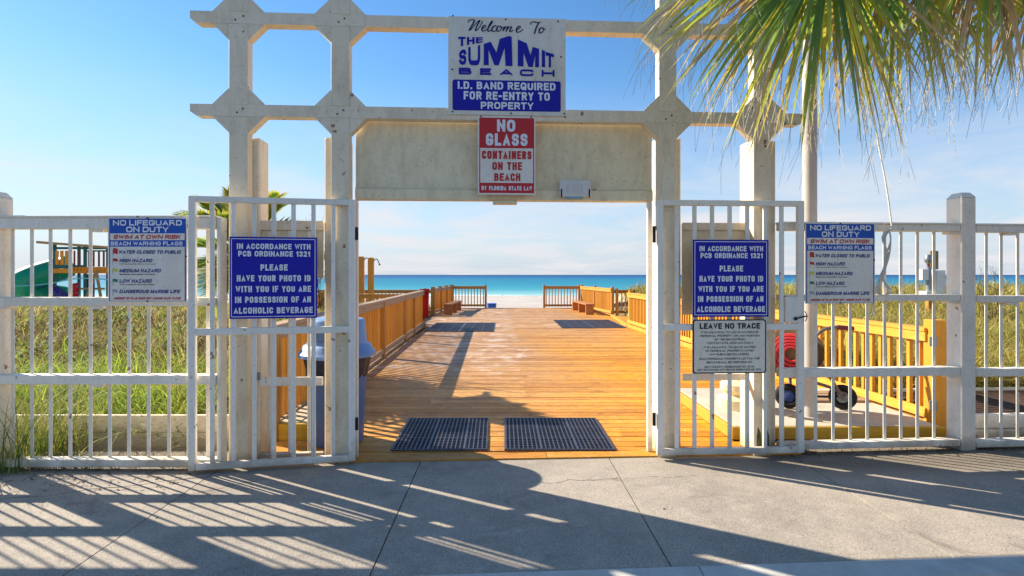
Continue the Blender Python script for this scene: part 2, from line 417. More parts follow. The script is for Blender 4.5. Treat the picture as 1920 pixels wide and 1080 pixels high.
def part(name, mt, parent, *box, ch=.003): return obj(name, MB().box(*box, ch=ch), mt, parent)
def struct(name, mb, mt): o = obj(name, mb, mt); o['kind'] = 'structure'; return o
def spline(pts, n=8):
    P_ = [Vector(p) for p in pts]; o = []
    for i in range(len(P_)-1):
        p0, p1, p2, p3 = P_[max(i-1, 0)], P_[i], P_[i+1], P_[min(i+2, len(P_)-1)]
        for k in range(n):
            t = k/n; o.append(.5*((2*p1)+(-p0+p2)*t+(2*p0-5*p1+4*p2-p3)*t*t+(-p0+3*p1-3*p2+p3)*t**3))
    return o + [P_[-1]]
def P(px, py, Y): return Vector(((px-945)/F*Y, Y, EYE-(py-515)/F*Y))
class Plane:
    """a vertical plane: origin, direction; local x = along, local y = away from the street, z = up"""
    def __init__(s, p0, p1):
        s.o = Vector(p0); d = Vector(p1)-s.o; s.a = math.atan2(d.y, d.x); s.c = math.cos(s.a); s.s = math.sin(s.a)
    def u(s, px, off=0):
        k = (px-945)/F; ox = s.o.x - s.s*off; oy = s.o.y + s.c*off
        return (k*oy-ox)/(s.c-k*s.s)
    def Y(s, px, off=0): return s.o.y + s.c*off + s.u(px, off)*s.s
    def z(s, px, py, off=0): return EYE-(py-515)/F*s.Y(px, off)
    def thing(s, name, label, cat, group=None, off=0):
        return thing(name, label, cat, (s.o.x - s.s*off, s.o.y + s.c*off, 0), s.a, group)

# ------------------------------------------------------------------ terrain, beach, sea
def smooth(a, b, x): t = np.clip((x-a)/(b-a), 0, 1); return t*t*(3-2*t)
def hgt(x, y):
    x = np.asarray(x, float); y = np.asarray(y, float)
    left = .16 + .26*smooth(6, 13, y) - .35*smooth(16, 26, y) - .3*smooth(10, 24, -x)
    right = .02 + .10*smooth(5, 7, y)*smooth(4.2, 5, x) + .46*smooth(6, 15, y) + .26*smooth(11, 18, y)
    h = np.where(x < 0, left, right)
    und = smooth(-3.2, -2.5, x)*(1-smooth(4.2, 4.9, x))
    und_l = smooth(-3.0, -2.35, x)
    und = np.where(x < 0, und_l, und)
    h = h*(1-und) + (-.35)*und
    h = h + .05*np.sin(x*1.7+y*.8)*np.sin(y*1.3-x*.6)*smooth(5.5, 8, y)
    beach = -1.15 - 1.35*np.clip((y-26)/(104-26), 0, 1.4)
    k = smooth(21, 31, y)
    h = h*(1-k) + beach*k
    wl = smooth(5.4, 4.7, y)
    return h - .22*wl*(x < 0)
xs = np.concatenate([np.linspace(-260, -40, 22), np.linspace(-38, -10, 40), np.linspace(-9.6, 12, 110), np.linspace(12.6, 40, 45), np.linspace(45, 260, 22)])
ys = np.concatenate([np.linspace(4.62, 24, 110), np.linspace(24.5, 110, 60), np.linspace(120, 400, 8), [2000, 9000]])
gx, gy = np.meshgrid(xs, ys); gz = hgt(gx, gy)
def grid_mesh(name, gx, gy, gz):
    ny, nx = gx.shape; m = D.meshes.new(name)
    v = np.stack([gx, gy, gz], -1).reshape(-1, 3)
    i = np.arange(nx*ny).reshape(ny, nx); f = np.stack([i[:-1, :-1], i[:-1, 1:], i[1:, 1:], i[1:, :-1]], -1).reshape(-1, 4)
    m.from_pydata(v.tolist(), [], f.tolist()); m.polygons.foreach_set('use_smooth', [True]*len(m.polygons)); return m
g = link('ground', grid_mesh('ground', gx, gy, gz), 'sand'); g['kind'] = 'structure'
b_ = link('ground_base', MB().add([(-260, -60, -.4), (260, -60, -.4), (260, 4.63, -.4), (-260, 4.63, -.4)], [(0, 1, 2, 3)]).mesh('ground_base'), 'sand'); b_['kind'] = 'structure'
sx = np.concatenate([np.linspace(-12000, -400, 10), np.linspace(-300, 300, 12), np.linspace(400, 12000, 10)])
sy = np.concatenate([np.linspace(97, 400, 30), np.geomspace(450, 14000, 14)])
a_, c_ = np.meshgrid(sx, sy)
s_ = link('sea', grid_mesh('sea', a_, c_, np.full_like(a_, -2.42)), 'sea_water'); s_['kind'] = 'structure'

# ------------------------------------------------------------------ pavement: slabs with open joints, kerb, road
PAVE_TOP = -.012
def kerbY(x): return 2.68 + .060*(x+.2)
def backY(x): return 4.6 if x < -2.1 else (4.22 + .053*(x+1.9) if x < 2.55 else 4.72+.02*(x-2.55))
pv = link('pavement', None); pv['kind'] = 'structure'
jx = [-20, -12.9, -8.3, -6.8, -5.26, -3.73, -2.2, -.67, .86, 2.39, 3.92, 5.45, 6.98, 8.5, 14, 20]
for i in range(len(jx)-1):
    x0, x1 = jx[i]+.004, jx[i+1]-.004
    xs_ = [x0] + [t for t in (-2.1, 2.55) if x0 < t < x1] + [x1]
    front = [(x, kerbY(x)) for x in xs_]; back = []
    for x in xs_[::-1]:
        if x in (-2.1, 2.55) and x0 < x < x1:
            back += ([(x, backY(x+.001)), (x, backY(x-.001))])
        else: back.append((x, backY(x+ (1e-4 if x == x0 else -1e-4))))
    poly = front+back; n = len(poly)
    V = [(x, y, PAVE_TOP) for x, y in poly]+[(x, y, -.14) for x, y in poly]
    obj('slab', MB().add(V, [tuple(range(n)), tuple(range(2*n-1, n-1, -1))]+[(k, k+n, (k+1) % n+n, (k+1) % n) for k in range(n)]), 'pavement_concrete', pv)
jb = struct('pavement_bed', MB().add([(-20, kerbY(-20), -.03), (20, kerbY(20), -.03), (20, 4.6, -.03), (-20, 4.6, -.03)], [(0, 1, 2, 3)]), 'joint_dark')
kb = link('kerb', None); kb['kind'] = 'structure'
for i in range(-6, 7):
    x0, x1 = i*3.05+.003+1, (i+1)*3.05-.003+1
    V = [(x0, kerbY(x0)-.006, PAVE_TOP+.002), (x1, kerbY(x1)-.006, PAVE_TOP+.002), (x1, kerbY(x1)-.15, PAVE_TOP-.006), (x0, kerbY(x0)-.15, PAVE_TOP-.006),
         (x0, kerbY(x0)-.006, -.2), (x1, kerbY(x1)-.006, -.2), (x1, kerbY(x1)-.19, -.2), (x0, kerbY(x0)-.19, -.2)]
    obj('kerbstone', MB().add(V, [(0, 1, 2, 3), (4, 7, 6, 5), (0, 4, 5, 1), (3, 2, 6, 7), (0, 3, 7, 4), (1, 5, 6, 2)]), 'kerb_concrete', kb)
struct('road', MB().add([(-60, -40, -.125), (60, -40, -.125), (60, kerbY(60), -.125), (-60, kerbY(-60), -.125)], [(0, 1, 2, 3)]), 'asphalt')

# a wandering crack in the slab near the middle and another by the left joint
def crack_strip(pts, wd, parent):
    V = []; Fc = []
    for i, (x, y) in enumerate(pts):
        ww = wd*(.4+random.random()); V += [(x, y-ww, PAVE_TOP+.0015), (x, y+ww, PAVE_TOP+.0015)]
        if i: Fc.append((2*i-2, 2*i, 2*i+1, 2*i-1))
    obj('crack', MB().add(V, Fc), 'joint_dark', parent)
def wander(x0, y0, x1, y1, n=24, a=.02):
    o = []; d = 0
    for i in range(n+1):
        d = d*.7+random.uniform(-a, a); t = i/n; o.append((x0+(x1-x0)*t+random.uniform(-.3, .3)*a, y0+(y1-y0)*t+d))
    return o
crack_strip(wander(.2, 3.86, .84, 3.93), .002, pv); crack_strip(wander(.88, 3.93, 1.45, 3.98), .0015, pv)
crack_strip(wander(-2.18, 3.98, -3.6, 3.45), .003, pv); crack_strip(wander(-2.2, 3.6, -1.55, 4.05), .002, pv)

# ------------------------------------------------------------------ deck boards
DECK_X = lambda y: (-2.16 - .02*(y-4.3)*0 if y < 15.4 else -2.68 + .075*(y-15.4)*.5, 4.16 - .055*(y-5) if y < 15.4 else 4.1-.08*(y-15.4))
LFRONT = lambda x: 4.22 + .053*(x+1.9)
dk = link('deck', None); dk['kind'] = 'structure'
pitch = .1425; y = 4.30; i = 0
# border boards along the front edge, skewed with the gate line
for (x0, x1) in ((-2.14, .35), (.355, 2.48)):
    V = []
    for yy0 in (0,):
        a = [(x0, LFRONT(x0)+.004), (x1, LFRONT(x1)+.004), (x1, LFRONT(x1)+.142), (x0, LFRONT(x0)+.142)]
        V = [(px_, py_, 0.0) for px_, py_ in a]+[(px_, py_, -.05) for px_, py_ in a]
    obj('board', MB().add(V, [(0, 1, 2, 3), (7, 6, 5, 4), (0, 4, 5, 1), (1, 5, 6, 2), (2, 6, 7, 3), (3, 7, 4, 0)]), 'deck_board', dk)
y = 4.35
while y < 24.0:
    xl, xr = DECK_X(y+.07); xr = 2.05 if y < 6.45 and y > 4.75 else (2.48 if y <= 4.75 else xr); j = random.choice([-.9, .3, 1.1, -.4, .7] if xr < 3 else [-.9, .3, 1.1, 1.9, 2.6])+random.uniform(-.05, .05)
    for (x0, x1) in ((xl, j-.0015), (j+.0015, xr)):
        # boards beside the skewed front border start where the border ends
        V = []; dz = random.uniform(-.0015, .0015); zt = -.003 + dz if y < 4.8 else dz
        y0a = max(y, LFRONT(x0)+.148); y0b = max(y, LFRONT(x1)+.148); y1 = y+pitch-.010
        if y1-y0b < .01: 
            if y1-y0a < .01: continue
            x1 = (y1-.012-.148-4.22)/.053-1.9; y0b = y1-.012
        m = MB(); c = .002
        T = [(x0, y0a), (x1, y0b), (x1, y1), (x0, y1)]
        Tn = [(x0+c, y0a+c), (x1-c, y0b+c), (x1-c, y1-c), (x0+c, y1-c)]
        V = [(p, q, zt) for p, q in Tn]+[(p, q, zt-.003) for p, q in T]+[(p, q, zt-.04) for p, q in T]
        Fs = [(0, 1, 2, 3), (11, 10, 9, 8)]
        for k in range(4):
            k2 = (k+1) % 4; Fs += [(k, k+4, k2+4, k2), (k+4, k+8, k2+8, k2+4)]
        # local origin at the board so noise differs per board
        cx0 = (x0+x1)/2; cy0 = y+.07
        o = obj('board', MB().add([(a-cx0, b-cy0, c3) for a, b, c3 in V], Fs), 'deck_board', dk, (cx0, cy0, 0))
    y += pitch
fas = struct('deck_frame', MB().box(-2.1, 4.1, 4.4, 23.9, -.34, -.045, ch=0).box(-2.2, 4.0, 23.92, 24.02, -1.2, -.02, ch=.004), 'post_wood')
# steps down to the sand at the far end
st = thing('beach_steps', 'timber steps going down from the far deck edge to the white sand', 'steps', (0, 24.02, 0))
for k in range(5): part('tread', 'rail_wood_long', st, -.7, 1.7, .02+k*.28, .30+k*.28, -.21-k*.19, -.17-k*.19)
for x in (-.74, 1.70): obj('stringer', MB().prism([(0, 0)], 0, 0) if False else MB().add([(x, 0, -.05), (x, 1.5, -1.1), (x, 1.5, -1.3), (x, 0, -.4), (x+.04, 0, -.05), (x+.04, 1.5, -1.1), (x+.04, 1.5, -1.3), (x+.04, 0, -.4)], [(0, 1, 2, 3), (7, 6, 5, 4), (0, 4, 5, 1), (1, 5, 6, 2), (2, 6, 7, 3), (3, 7, 4, 0)]), 'post_wood', st)

# ------------------------------------------------------------------ timber deck railings
bal_me = {}
def deck_rail(label, A, B, posts, h=1.0, side=1, cap='rail_wood_long', bal='rail_wood', post='post_wood', group='timber deck railings', gap=.125, kick=True, post_h=.06, capw=.14, z0=0., bot=.07, us=None, rail_h=.09):
    A = Vector((A[0], A[1], 0)); B = Vector((B[0], B[1], 0)); d = B-A; Ln = d.length; a = math.atan2(d.y, d.x)
    t = thing('deck_railing', label, 'railing', (A.x, A.y, z0), a, group)
    part('top_rail', cap, t, 0, Ln, -capw/2, capw/2, h-.038, h)
    part('side_rail', cap, t, .002, Ln-.002, side*.022, side*.06, h-.04-rail_h, h-.0405)
    part('bottom_rail', cap, t, .002, Ln-.002, side*.022, side*.06, bot, bot+.09)
    if kick: part('base_board', cap, t, .001, Ln-.001, -.045, .045, -.02 if z0 == 0 else -.06, .035)
    key = (round(h, 2), bal)
    if key not in bal_me:
        m = MB().box(-.019, .019, -.019, .019, .05, h-.045, ch=.002).mesh('baluster'); m.materials.append(MATS[bal]); bal_me[key] = m
    n = int(Ln/gap)
    for k in range(1, n):
        u = k*Ln/n
        if any(abs(u-p) < .07 for p in posts): continue
        link('baluster', bal_me[key], bal, t, (u, 0, random.uniform(-.004, .004)))
    for p in posts: part('post', post, t, p-.045, p+.045, -.075, .03 if side > 0 else .075, -.2, h+post_h, ch=.006)
    return t
deck_rail('long timber railing with weathered grey cap left of the gateway, behind the grey bin', (-2.10, 4.75), (-2.33, 15.4), [.05, 2.4, 4.8, 7.2, 8.6, 10.6], h=1.04, side=-1, cap='weathered_wood', post_h=-.03)
deck_rail('orange timber railing behind the left bench, running to the far deck corner', (-2.62, 19.6), (-2.36, 23.9), [.05, 1.5, 2.9, 4.2], h=.98, side=-1, cap='weathered_wood')
deck_rail('short timber railing at the far deck edge left of the beach steps', (-2.30, 23.96), (-.78, 23.96), [.0, 1.48], h=.98, side=-1, cap='post_wood', bal='post_wood', kick=False, gap=.13)
deck_rail('short timber railing at the far deck edge right of the beach steps', (1.76, 23.96), (3.38, 23.96), [.04, 1.62], h=.98, side=-1, cap='post_wood', bal='post_wood', kick=False, gap=.13)
deck_rail('yellow timber railing behind the right bench, from the far corner towards the gate', (3.98, 19.6), (3.44, 23.7), [.05, 2.2, 4.1], h=.98, side=1, cap='rail_wood_long')
deck_rail('long fresh yellow timber railing along the right side behind the hose cart', (4.10, 5.12), (3.56, 15.2), [3.2, 5.6, 8.0, 10.0], h=.93, side=1, cap='yellow_wood_long', bal='yellow_wood', post='yellow_wood', z0=.05)
# side walks branching off between the two railing runs
deck_rail('dark timber railing of the side walk behind the two shower posts', (-8.2, 19.7), (-2.66, 19.66), [.1, 2.7, 5.3], h=.93, side=-1, cap='post_wood', bal='post_wood', kick=False, gap=.14)
deck_rail('light timber railing on the near side of the left side walk', (-8.0, 15.6), (-2.42, 15.5), [.1, 2.7], h=.93, side=-1, cap='rail_wood_long', kick=False, gap=.14)
deck_rail('dark timber railing of the side walk branching off to the right', (4.05, 19.62), (9.2, 19.8), [.1, 1.8, 4.0], h=.93, side=1, cap='post_wood', bal='post_wood', kick=False, gap=.14)
sw = link('side_walk', None); sw['kind'] = 'structure'
for k in range(24):
    part('board', 'deck_board', sw, -8.2, -2.72, 15.75+k*.16, 15.9+k*.16, -.05, -.01, ch=.002)
    part('board', 'deck_board', sw, 4.12, 9.3, 15.75+k*.16, 15.9+k*.16, -.05, -.01, ch=.002)
eb = struct('deck_edge_board', MB().add([(3.5, 15.3, .03), (3.62, 15.3, .03), (4.02, 19.5, .03), (3.9, 19.5, .03), (3.5, 15.3, -.05), (3.62, 15.3, -.05), (4.02, 19.5, -.05), (3.9, 19.5, -.05)], [(0, 1, 2, 3), (7, 6, 5, 4), (0, 4, 5, 1), (1, 5, 6, 2), (2, 6, 7, 3), (3, 7, 4, 0)]), 'yellow_wood_long')
# gate post of the right railing with its two steel hinges
gp = thing('timber_gate_post', 'thick yellow timber post with two steel hinges behind the right fence', 'post', (4.13, 5.08, 0))
part('shaft', 'yellow_wood', gp, -.07, .07, -.05, .09, -.1, 1.06, ch=.008)
for z in (.26, .86):
    hg = part('hinge', 'galvanised', gp, -.125, -.072, -.065, -.053, z-.045, z+.045, ch=.002)
    obj('hinge_knuckle', MB().tube([(-.07, -.066, z-.05), (-.07, -.066, z+.05)], .013), 'galvanised', hg)

# shower posts with bent shower heads
for k, (px_, Y, top) in enumerate(((677.5, 17.0, 481), (695.5, 17.0, 483))):
    t = thing('shower_post', ('left one' if k == 0 else 'right one') + ' of two tall timber shower posts on the left side walk', 'shower', (P(px_, 515, Y).x, Y, -.05), 0, 'outdoor shower posts')
    tz = EYE-(top-515)/F*Y+.05
    part('post', 'rail_wood', t, -.085, .085, -.085, .085, 0, tz, ch=.02)
    obj('shower_arm', MB().tube(spline([(.08, 0, tz-.12), (.14, 0, tz-.05), (.2, -.0, tz-.06), (.27, 0, tz-.2)]), .014), 'dark_steel', t)
    obj('shower_head', MB().lathe([(.012, .03), (.035, -.01), (.035, -.025)], 12, (.275, 0, tz-.22)), 'dark_steel', t)
# red cloth over the railing end post
m = MB(); cp = [(-.02, -.06, 1.02), (-.02, -.05, 1.07), (-.02, .06, 1.08), (-.02, .09, 1.0), (-.02, .11, .6), (-.02, .09, .25)]
V = []; Fc = []
for i, (x, yy, z) in enumerate(cp):
    for k in range(7): V.append((-.11+k*.045+.01*math.sin(k*2+i), -yy+.02*math.sin(k*1.9), z+.012*math.sin(k*2.3+i)))
for i in range(len(cp)-1):
    for k in range(6): Fc.append((i*7+k, i*7+k+1, (i+1)*7+k+1, (i+1)*7+k))
V2 = [(a, b+.012, c) for a, b, c in V]; n = len(V)
m.add(V+V2, Fc+[tuple(q+n for q in reversed(f)) for f in Fc]); m.smooth = True
tag(obj('red_towel', m, 'cloth_red', None, (-2.30, 15.28, 0)), 'red towel hanging over the far end of the left railing', 'towel')
o = obj('red_towel_side', m, 'cloth_red') if False else None

# benches
bench0 = None
def bench(x, y, rz, label):
    t = thing('bench', label, 'bench', (x, y, 0), rz, 'timber benches on the deck')
    for k in range(3): part('seat_board', 'red_wood', t, -.17+k*.115, -.062+k*.115, 0, 2.7, .36, .40, ch=.004)
    for yy in (.05, 1.3, 2.55):
        part('leg', 'red_wood', t, -.15, .15, yy, yy+.09, 0, .358, ch=.004)
bench(-2.08, 19.7, R(-3), 'low reddish timber bench on the left side at the far end of the deck')
bench(3.2, 19.8, R(4), 'low reddish timber bench on the right side at the far end of the deck')

# rubber mats: real perforations
def rubber_mat(label, x, y, rz, W=.92, H=.98, nx=24, ny=21, thick=.014, z=.0025):
    m = MB(); bar = .0105
    px_ = W/nx; py_ = H/ny
    for i in range(nx+1):
        b = bar*(1.9 if i % 8 == 0 else 1); m.box(i*px_-b/2, i*px_+b/2, -.006, H+.006, 0, thick, ch=0)
    for j in range(ny+1):
        b = bar*(1.7 if j % 7 == 0 else .8)
        m.box(-.0, W, j*py_-b/2, j*py_+b/2, .0, thick-.002, ch=0)
    t = tag(obj('rubber_mat', m, 'mat_rubber', None, (x, y, z), rz), label, 'mat', 'perforated rubber mats on the deck')
    return t
def matpos(px, py): Yv = EYE/((py-515)/F); return ((px-945)/F*Yv, Yv)
x, y = matpos(948, 845); rubber_mat('perforated black rubber mat just inside the gateway, right of the centre', x, y, 0)
x, y = matpos(735, 845); rubber_mat('perforated black rubber mat just inside the gateway, nearest the grey bin', x, y-.01, R(1.0), W=.80, nx=21)
x, y = matpos(722, 834); rubber_mat('narrow rubber mat overlapped by the mat nearest the grey bin', x, y, R(.5), W=.30, nx=8, H=.86, ny=18, z=.0022) if False else None
for (px_, py_, lab) in ((1054, 615.5, 'left one of the two far rubber mats lying side by side near the right bench'), (1115, 615, 'right one of the two far rubber mats lying side by side near the right bench')):
    x, y = matpos(px_, py_); rubber_mat(lab, x, y, R(0), W=.88, H=2.6, nx=24, ny=56)
for (px_, py_, lab) in ((797, 622, 'far left rubber mat lying against the left railing'), (860, 622, 'far left rubber mat lying towards the middle of the deck')):
    x, y = matpos(px_, py_); rubber_mat(lab, x, y, R(0), W=.90, H=2.5, nx=24, ny=54)

# ------------------------------------------------------------------ pergola gateway
PG = Plane((-1.211, 4.25), (1.24, 4.38))
pg = PG.thing('pergola_gateway', 'tall cream timber gateway frame with diagonal corner braces over the beach entrance', 'gateway')
u = PG.u; TH = .089
ZB = (2.815, 2.812+.0)                       # lower beam
b2 = (PG.z(650, 221), PG.z(650, 199)); b1 = (PG.z(650, 49), PG.z(650, 27))
b3 = (b1[0]+.72, b1[1]+.72)
cent = [447, 638, 1252, 1429]; hw = .073
us_ = [u(c) for c in cent]
uL = u(356); uR = u(1509)
for q, (za, zb) in enumerate((b2, b1, b3)):
    m = MB().prism([(uL, zb), (uR, zb), (uR, za+.035), (uR-.05, za), (uL+.05, za), (uL, za+.035)], 0, TH)
    obj('beam', m, 'cream_paint', pg)
for c in us_:
    for (z0, z1) in ((-.02, b2[0]-.001), (b2[1]+.001, b1[0]-.001), (b1[1]+.001, b3[0]-.001), (b3[1]+.001, b3[1]+.2)):
        part('post', 'cream_paint', pg, c-hw, c+hw, -.003, TH+.004, z0, z1, ch=.004)
BR = .128
def brace(uc, zc, sx, sz):
    # triangular corner piece between post side and beam
    ux = uc + sx*(hw+.001)
    obj('brace', MB().prism([(ux, zc), (ux+sx*BR, zc), (ux, zc+sz*BR)], .002, TH-.002), 'cream_paint', pg)
for c in us_:
    for (za, zb) in (b2, b1, b3):
        for sx_ in (-1, 1):
            brace(c, zb+.001, sx_, 1); brace(c, za-.001, sx_, -1)
# thick rear posts
RP = []
for (pl, pr, off) in ((430, 487, .10), (608, 652, .10), (1232, 1277, .10), (1406, 1455, .10)):
    a0, a1 = u(pl, off), u(pr, off)
    if pl == 1406: a0 = u(1407, off)
    o = part('rear_post', 'cream_paint', pg, a0, a1, off, off+.19, -.02, PG.z(pl, 257 if pl != 1406 else 262, off), ch=.012)
# header panel
h0 = u(661, .1); h1 = u(1231, .1)
hb = PG.z(945, 373); hm = PG.z(945, 352)
part('header_panel', 'panel_paint', pg, u(661), u(1231), .112, .13, hm, b2[0]+.05, ch=.002)
part('header_beam', 'panel_paint', pg, u(661), u(1231), .085, .175, hb, hm-.001, ch=.006)
part('header_trim', 'cream_paint', pg, u(661), u(1231), .092, .112, hm, hm+.012, ch=.003)
part('jamb', 'white_paint', pg, u(1222), u(1231)-.002, .10, .14, 0, hb-.001, ch=.004)
part('jamb', 'white_paint', pg, u(655), u(666), .095, .13, 0.0, hb-.001, ch=.004)
# rot holes on the foot of the right post
for (pa, pb, pz0, pz1) in ((1418, 1427, 800, 838), (1436, 1443, 806, 838)):
    m = MB(); ua, ub = u(pa), u(pb); za = PG.z(pa, pz1); zb = PG.z(pa, pz0)
    m.prism([(ua, za), (ub, za), (ub-.005, zb-.05), (ua+(ub-ua)*.3, zb), (ua+.004, zb-.07)], -.0055, -.0035)
    obj('rot_patch', m, 'rotten_wood', pg)
# nail and bolt heads
bm_ = MB().lathe([(.0075, 0), (.006, .004), (.002, .005)], 8, M=Matrix.Rotation(R(90), 4, 'X')).mesh('bolt_head'); bm_.materials.append(MATS['bolt'])
for c in us_:
    for (za, zb) in (b2, b1):
        for du, dz in ((-.02, .03), (.03, .06)): link('bolt_head', bm_, None, pg, (c+du+random.uniform(-.01, .01), -.001, za+dz))
# side infill panels: left behind the leaf, right behind the leaf
si = PG.thing('side_screen', 'cream infill screen between the two left gateway posts, behind the open leaf', 'screen', off=.13)
off = .13; uu = lambda p: PG.u(p, off); zz_ = lambda py, p=540: PG.z(p, py, off)
part('top_rail', 'cream_paint', si, uu(489), uu(607), -.02, .03, zz_(432), zz_(414))
part('panel', 'panel_paint', si, uu(489)+.001, uu(607)-.001, .0, .012, zz_(522), zz_(432)-.001, ch=.002)
for p in (506, 544, 580): part('bar', 'white_paint', si, uu(p)-.013, uu(p)+.013, -.012, .0-.001, zz_(846), zz_(433))
part('mid_rail', 'white_paint', si, uu(489), uu(607), -.035, -.013, zz_(722), zz_(706))
part('bottom_rail', 'white_paint', si, uu(489), uu(607), -.03, .02, zz_(862), zz_(848))
part('latch', 'galvanised', si, uu(481), uu(492), -.055, -.036, zz_(710), zz_(696), ch=.002)
sr = PG.thing('side_screen', 'cream board screen between the right gateway posts, behind the blue sign', 'screen', off=.13)
part('panel', 'panel_paint', sr, uu(1279), uu(1404), .0, .015, zz_(590, 1340), zz_(420, 1340), ch=.002)
part('top_rail', 'cream_paint', sr, uu(1279), uu(1404), -.02, -.001, zz_(432, 1340), zz_(418, 1340))
part('mid_rail', 'white_paint', sr, uu(1279), uu(1404), -.03, .0, zz_(712, 1340), zz_(700, 1340))

# ------------------------------------------------------------------ metal gate leaves
def gate_leaf(label, pl, x0, x1, zt, zb, zm, bars, barw=.034):
    t = pl.thing('metal_gate', label, 'gate', 'open white gate leaves')
    fw = .05
    part('frame_stile', 'gate_paint', t, x0, x0+fw, -.022, .022, zb, zt, ch=.004)
    part('frame_stile', 'gate_paint', t, x1-fw, x1, -.022, .022, zb, zt, ch=.004)
    part('frame_rail', 'gate_paint', t, x0+fw, x1-fw, -.021, .021, zt-.045, zt, ch=.004)
    part('frame_rail', 'gate_paint', t, x0+fw, x1-fw, -.021, .021, zb, zb+.05, ch=.004)
    part('mid_rail', 'gate_paint', t, x0+fw, x1-fw, -.021, .021, zm-.026, zm+.026, ch=.004)
    bw = barw/2-.001
    for b in bars:
        part('bar', 'gate_paint', t, b-bw, b+bw, -.010, .010, zb+.05, zm-.026, ch=.003)
        part('bar', 'gate_paint', t, b-bw, b+bw, -.010, .010, zm+.026, zt-.045, ch=.003)
    return t
GL = Plane((-2.372, 4.02), (-1.187, 4.235))
gl = gate_leaf('left gate leaf of white square bars, standing open over the two left posts', GL, GL.u(354.5), GL.u(666), 2.083, .015, GL.z(500, 620), [GL.u(p) for p in (398, 438, 477, 513.5, 550.5, 588, 625)])
GR = Plane((1.243, 4.33), (2.452, 4.395))
gr = gate_leaf('right gate leaf of white square bars, standing open over the two right posts', GR, GR.u(1231), GR.u(1505.5), 2.096, .026, GR.z(1360, 613), [GR.u(p) for p in (1269, 1302, 1335, 1368, 1401, 1434, 1465)])
def hinge_at(pl, par, px_, y0, y1):
    uu_ = pl.u(px_); h = obj('hinge', MB().tube([(uu_, .0, pl.z(px_, y1)), (uu_, .0, pl.z(px_, y0))], .014, 10), 'dark_steel', par)
hinge_at(GR, gr, 1226.5, 424, 455); hinge_at(GR, gr, 1226.5, 774, 798)
hinge_at(GL, gl, 668.5, 426, 450); hinge_at(GL, gl, 668.5, 783, 806)
lz0, lz1 = GR.z(1485, 611), GR.z(1485, 557)
lp = part('latch_plate', 'gate_paint', gr, GR.u(1471)+.001, GR.u(1497)-.003, -.019, .019, lz0+.027, lz1, ch=.003)
obj('latch_bolt', MB().tube([(GR.u(1487), -.03, GR.z(1487, 597)), (GR.u(1507), -.035, GR.z(1507, 592))], .006, 8).tube(spline([(GR.u(1504), -.036, GR.z(1504, 583)), (GR.u(1508), -.037, GR.z(1504, 592)), (GR.u(1505), -.036, GR.z(1504, 602))]), .0035, 6).lathe([(.013, 0), (.014, .012)], 10, (GR.u(1488), -.022, GR.z(1487, 597)), M=Matrix.Rotation(R(90), 4, 'X')), 'dark_steel', gr)

# ------------------------------------------------------------------ white fences
def fence(label, pl, pxa, pxb, rails, bars, zb, mt='white_paint', barw=.028, off=0, group='white fences along the pavement', blocks=()):
    t = pl.thing('white_fence', label, 'fence', group, off)
    ua, ub = pl.u(pxa, off), pl.u(pxb, off); ref = (max(pxa, -200)+min(pxb, 2100))/2
    zs = []
    for (ya, yb) in rails:
        z1, z0 = pl.z(ref, ya, off), pl.z(ref, yb, off); zs.append((z0, z1))
        part('rail', mt, t, ua, ub, -.062, .024, z0, z1, ch=.004)
        if len(zs) == 1: part('rail_cap', mt, t, ua, ub, -.07, .034, z1+.001, z1+.018, ch=.003)
    z0b, z1b = zs[-1]
    for p in bars:
        c = pl.u(p, off)
        for k in range(len(zs)-1): part('baluster', mt, t, c-barw/2, c+barw/2, -.003, .003, zs[k+1][1]+.001, zs[k][0]-.001, ch=.001)
    for (p, k) in blocks:
        c = pl.u(p, off); part('block', mt, t, c-.05, c+.05, -.05, .02, zs[k][0]-.022, zs[k][0]-.001, ch=.001)
    return t
FL = Plane((-4.0, 4.13), (0, 4.13))
fence('white baluster fence on the left, with a beach rules sign fixed to it', FL, 10, 412, [(410, 430), (557, 573), (701, 718), (857, 871)],
      [24, 60, 95, 132, 170, 206, 242, 279, 317, 353.5, 390], 0, blocks=[(190, 0), (190, 1), (190, 2), (16, 1)])
fence('stretch of white baluster fence beyond the post at the left edge', FL, -700, -34, [(410, 430), (557, 573), (701, 718), (857, 871)],
      [-50-36.6*i for i in range(17)], 0)
part('post', 'white_paint', tag(FL.thing('fence_end_post', 'slim white post where the left fence meets the gateway, behind the open leaf', 'post'), None, None), FL.u(412)+.002, FL.u(421), -.05, .04, 0, FL.z(412, 408), ch=.005)
FR = Plane((2.51, 4.52), (4.54, 4.66))
fence('white baluster fence between the right gate leaf and the thick white post', FR, 1458, 1789, [(422, 434), (552, 564), (688, 704), (824, 836)],
      [1467, 1498, 1529, 1562, 1594, 1626, 1658.5, 1689, 1720, 1751], 0, blocks=[(1780, 0), (1780, 1), (1780, 2)])
fence('stretch of white baluster fence right of the thick white post', FR, 1819, 2500, [(425, 437), (554, 566), (688, 702), (820, 832)],
      [1849, 1877, 1908]+[1908+31*i for i in range(1, 18)], 0, blocks=[(1890, 0), (1890, 1)])
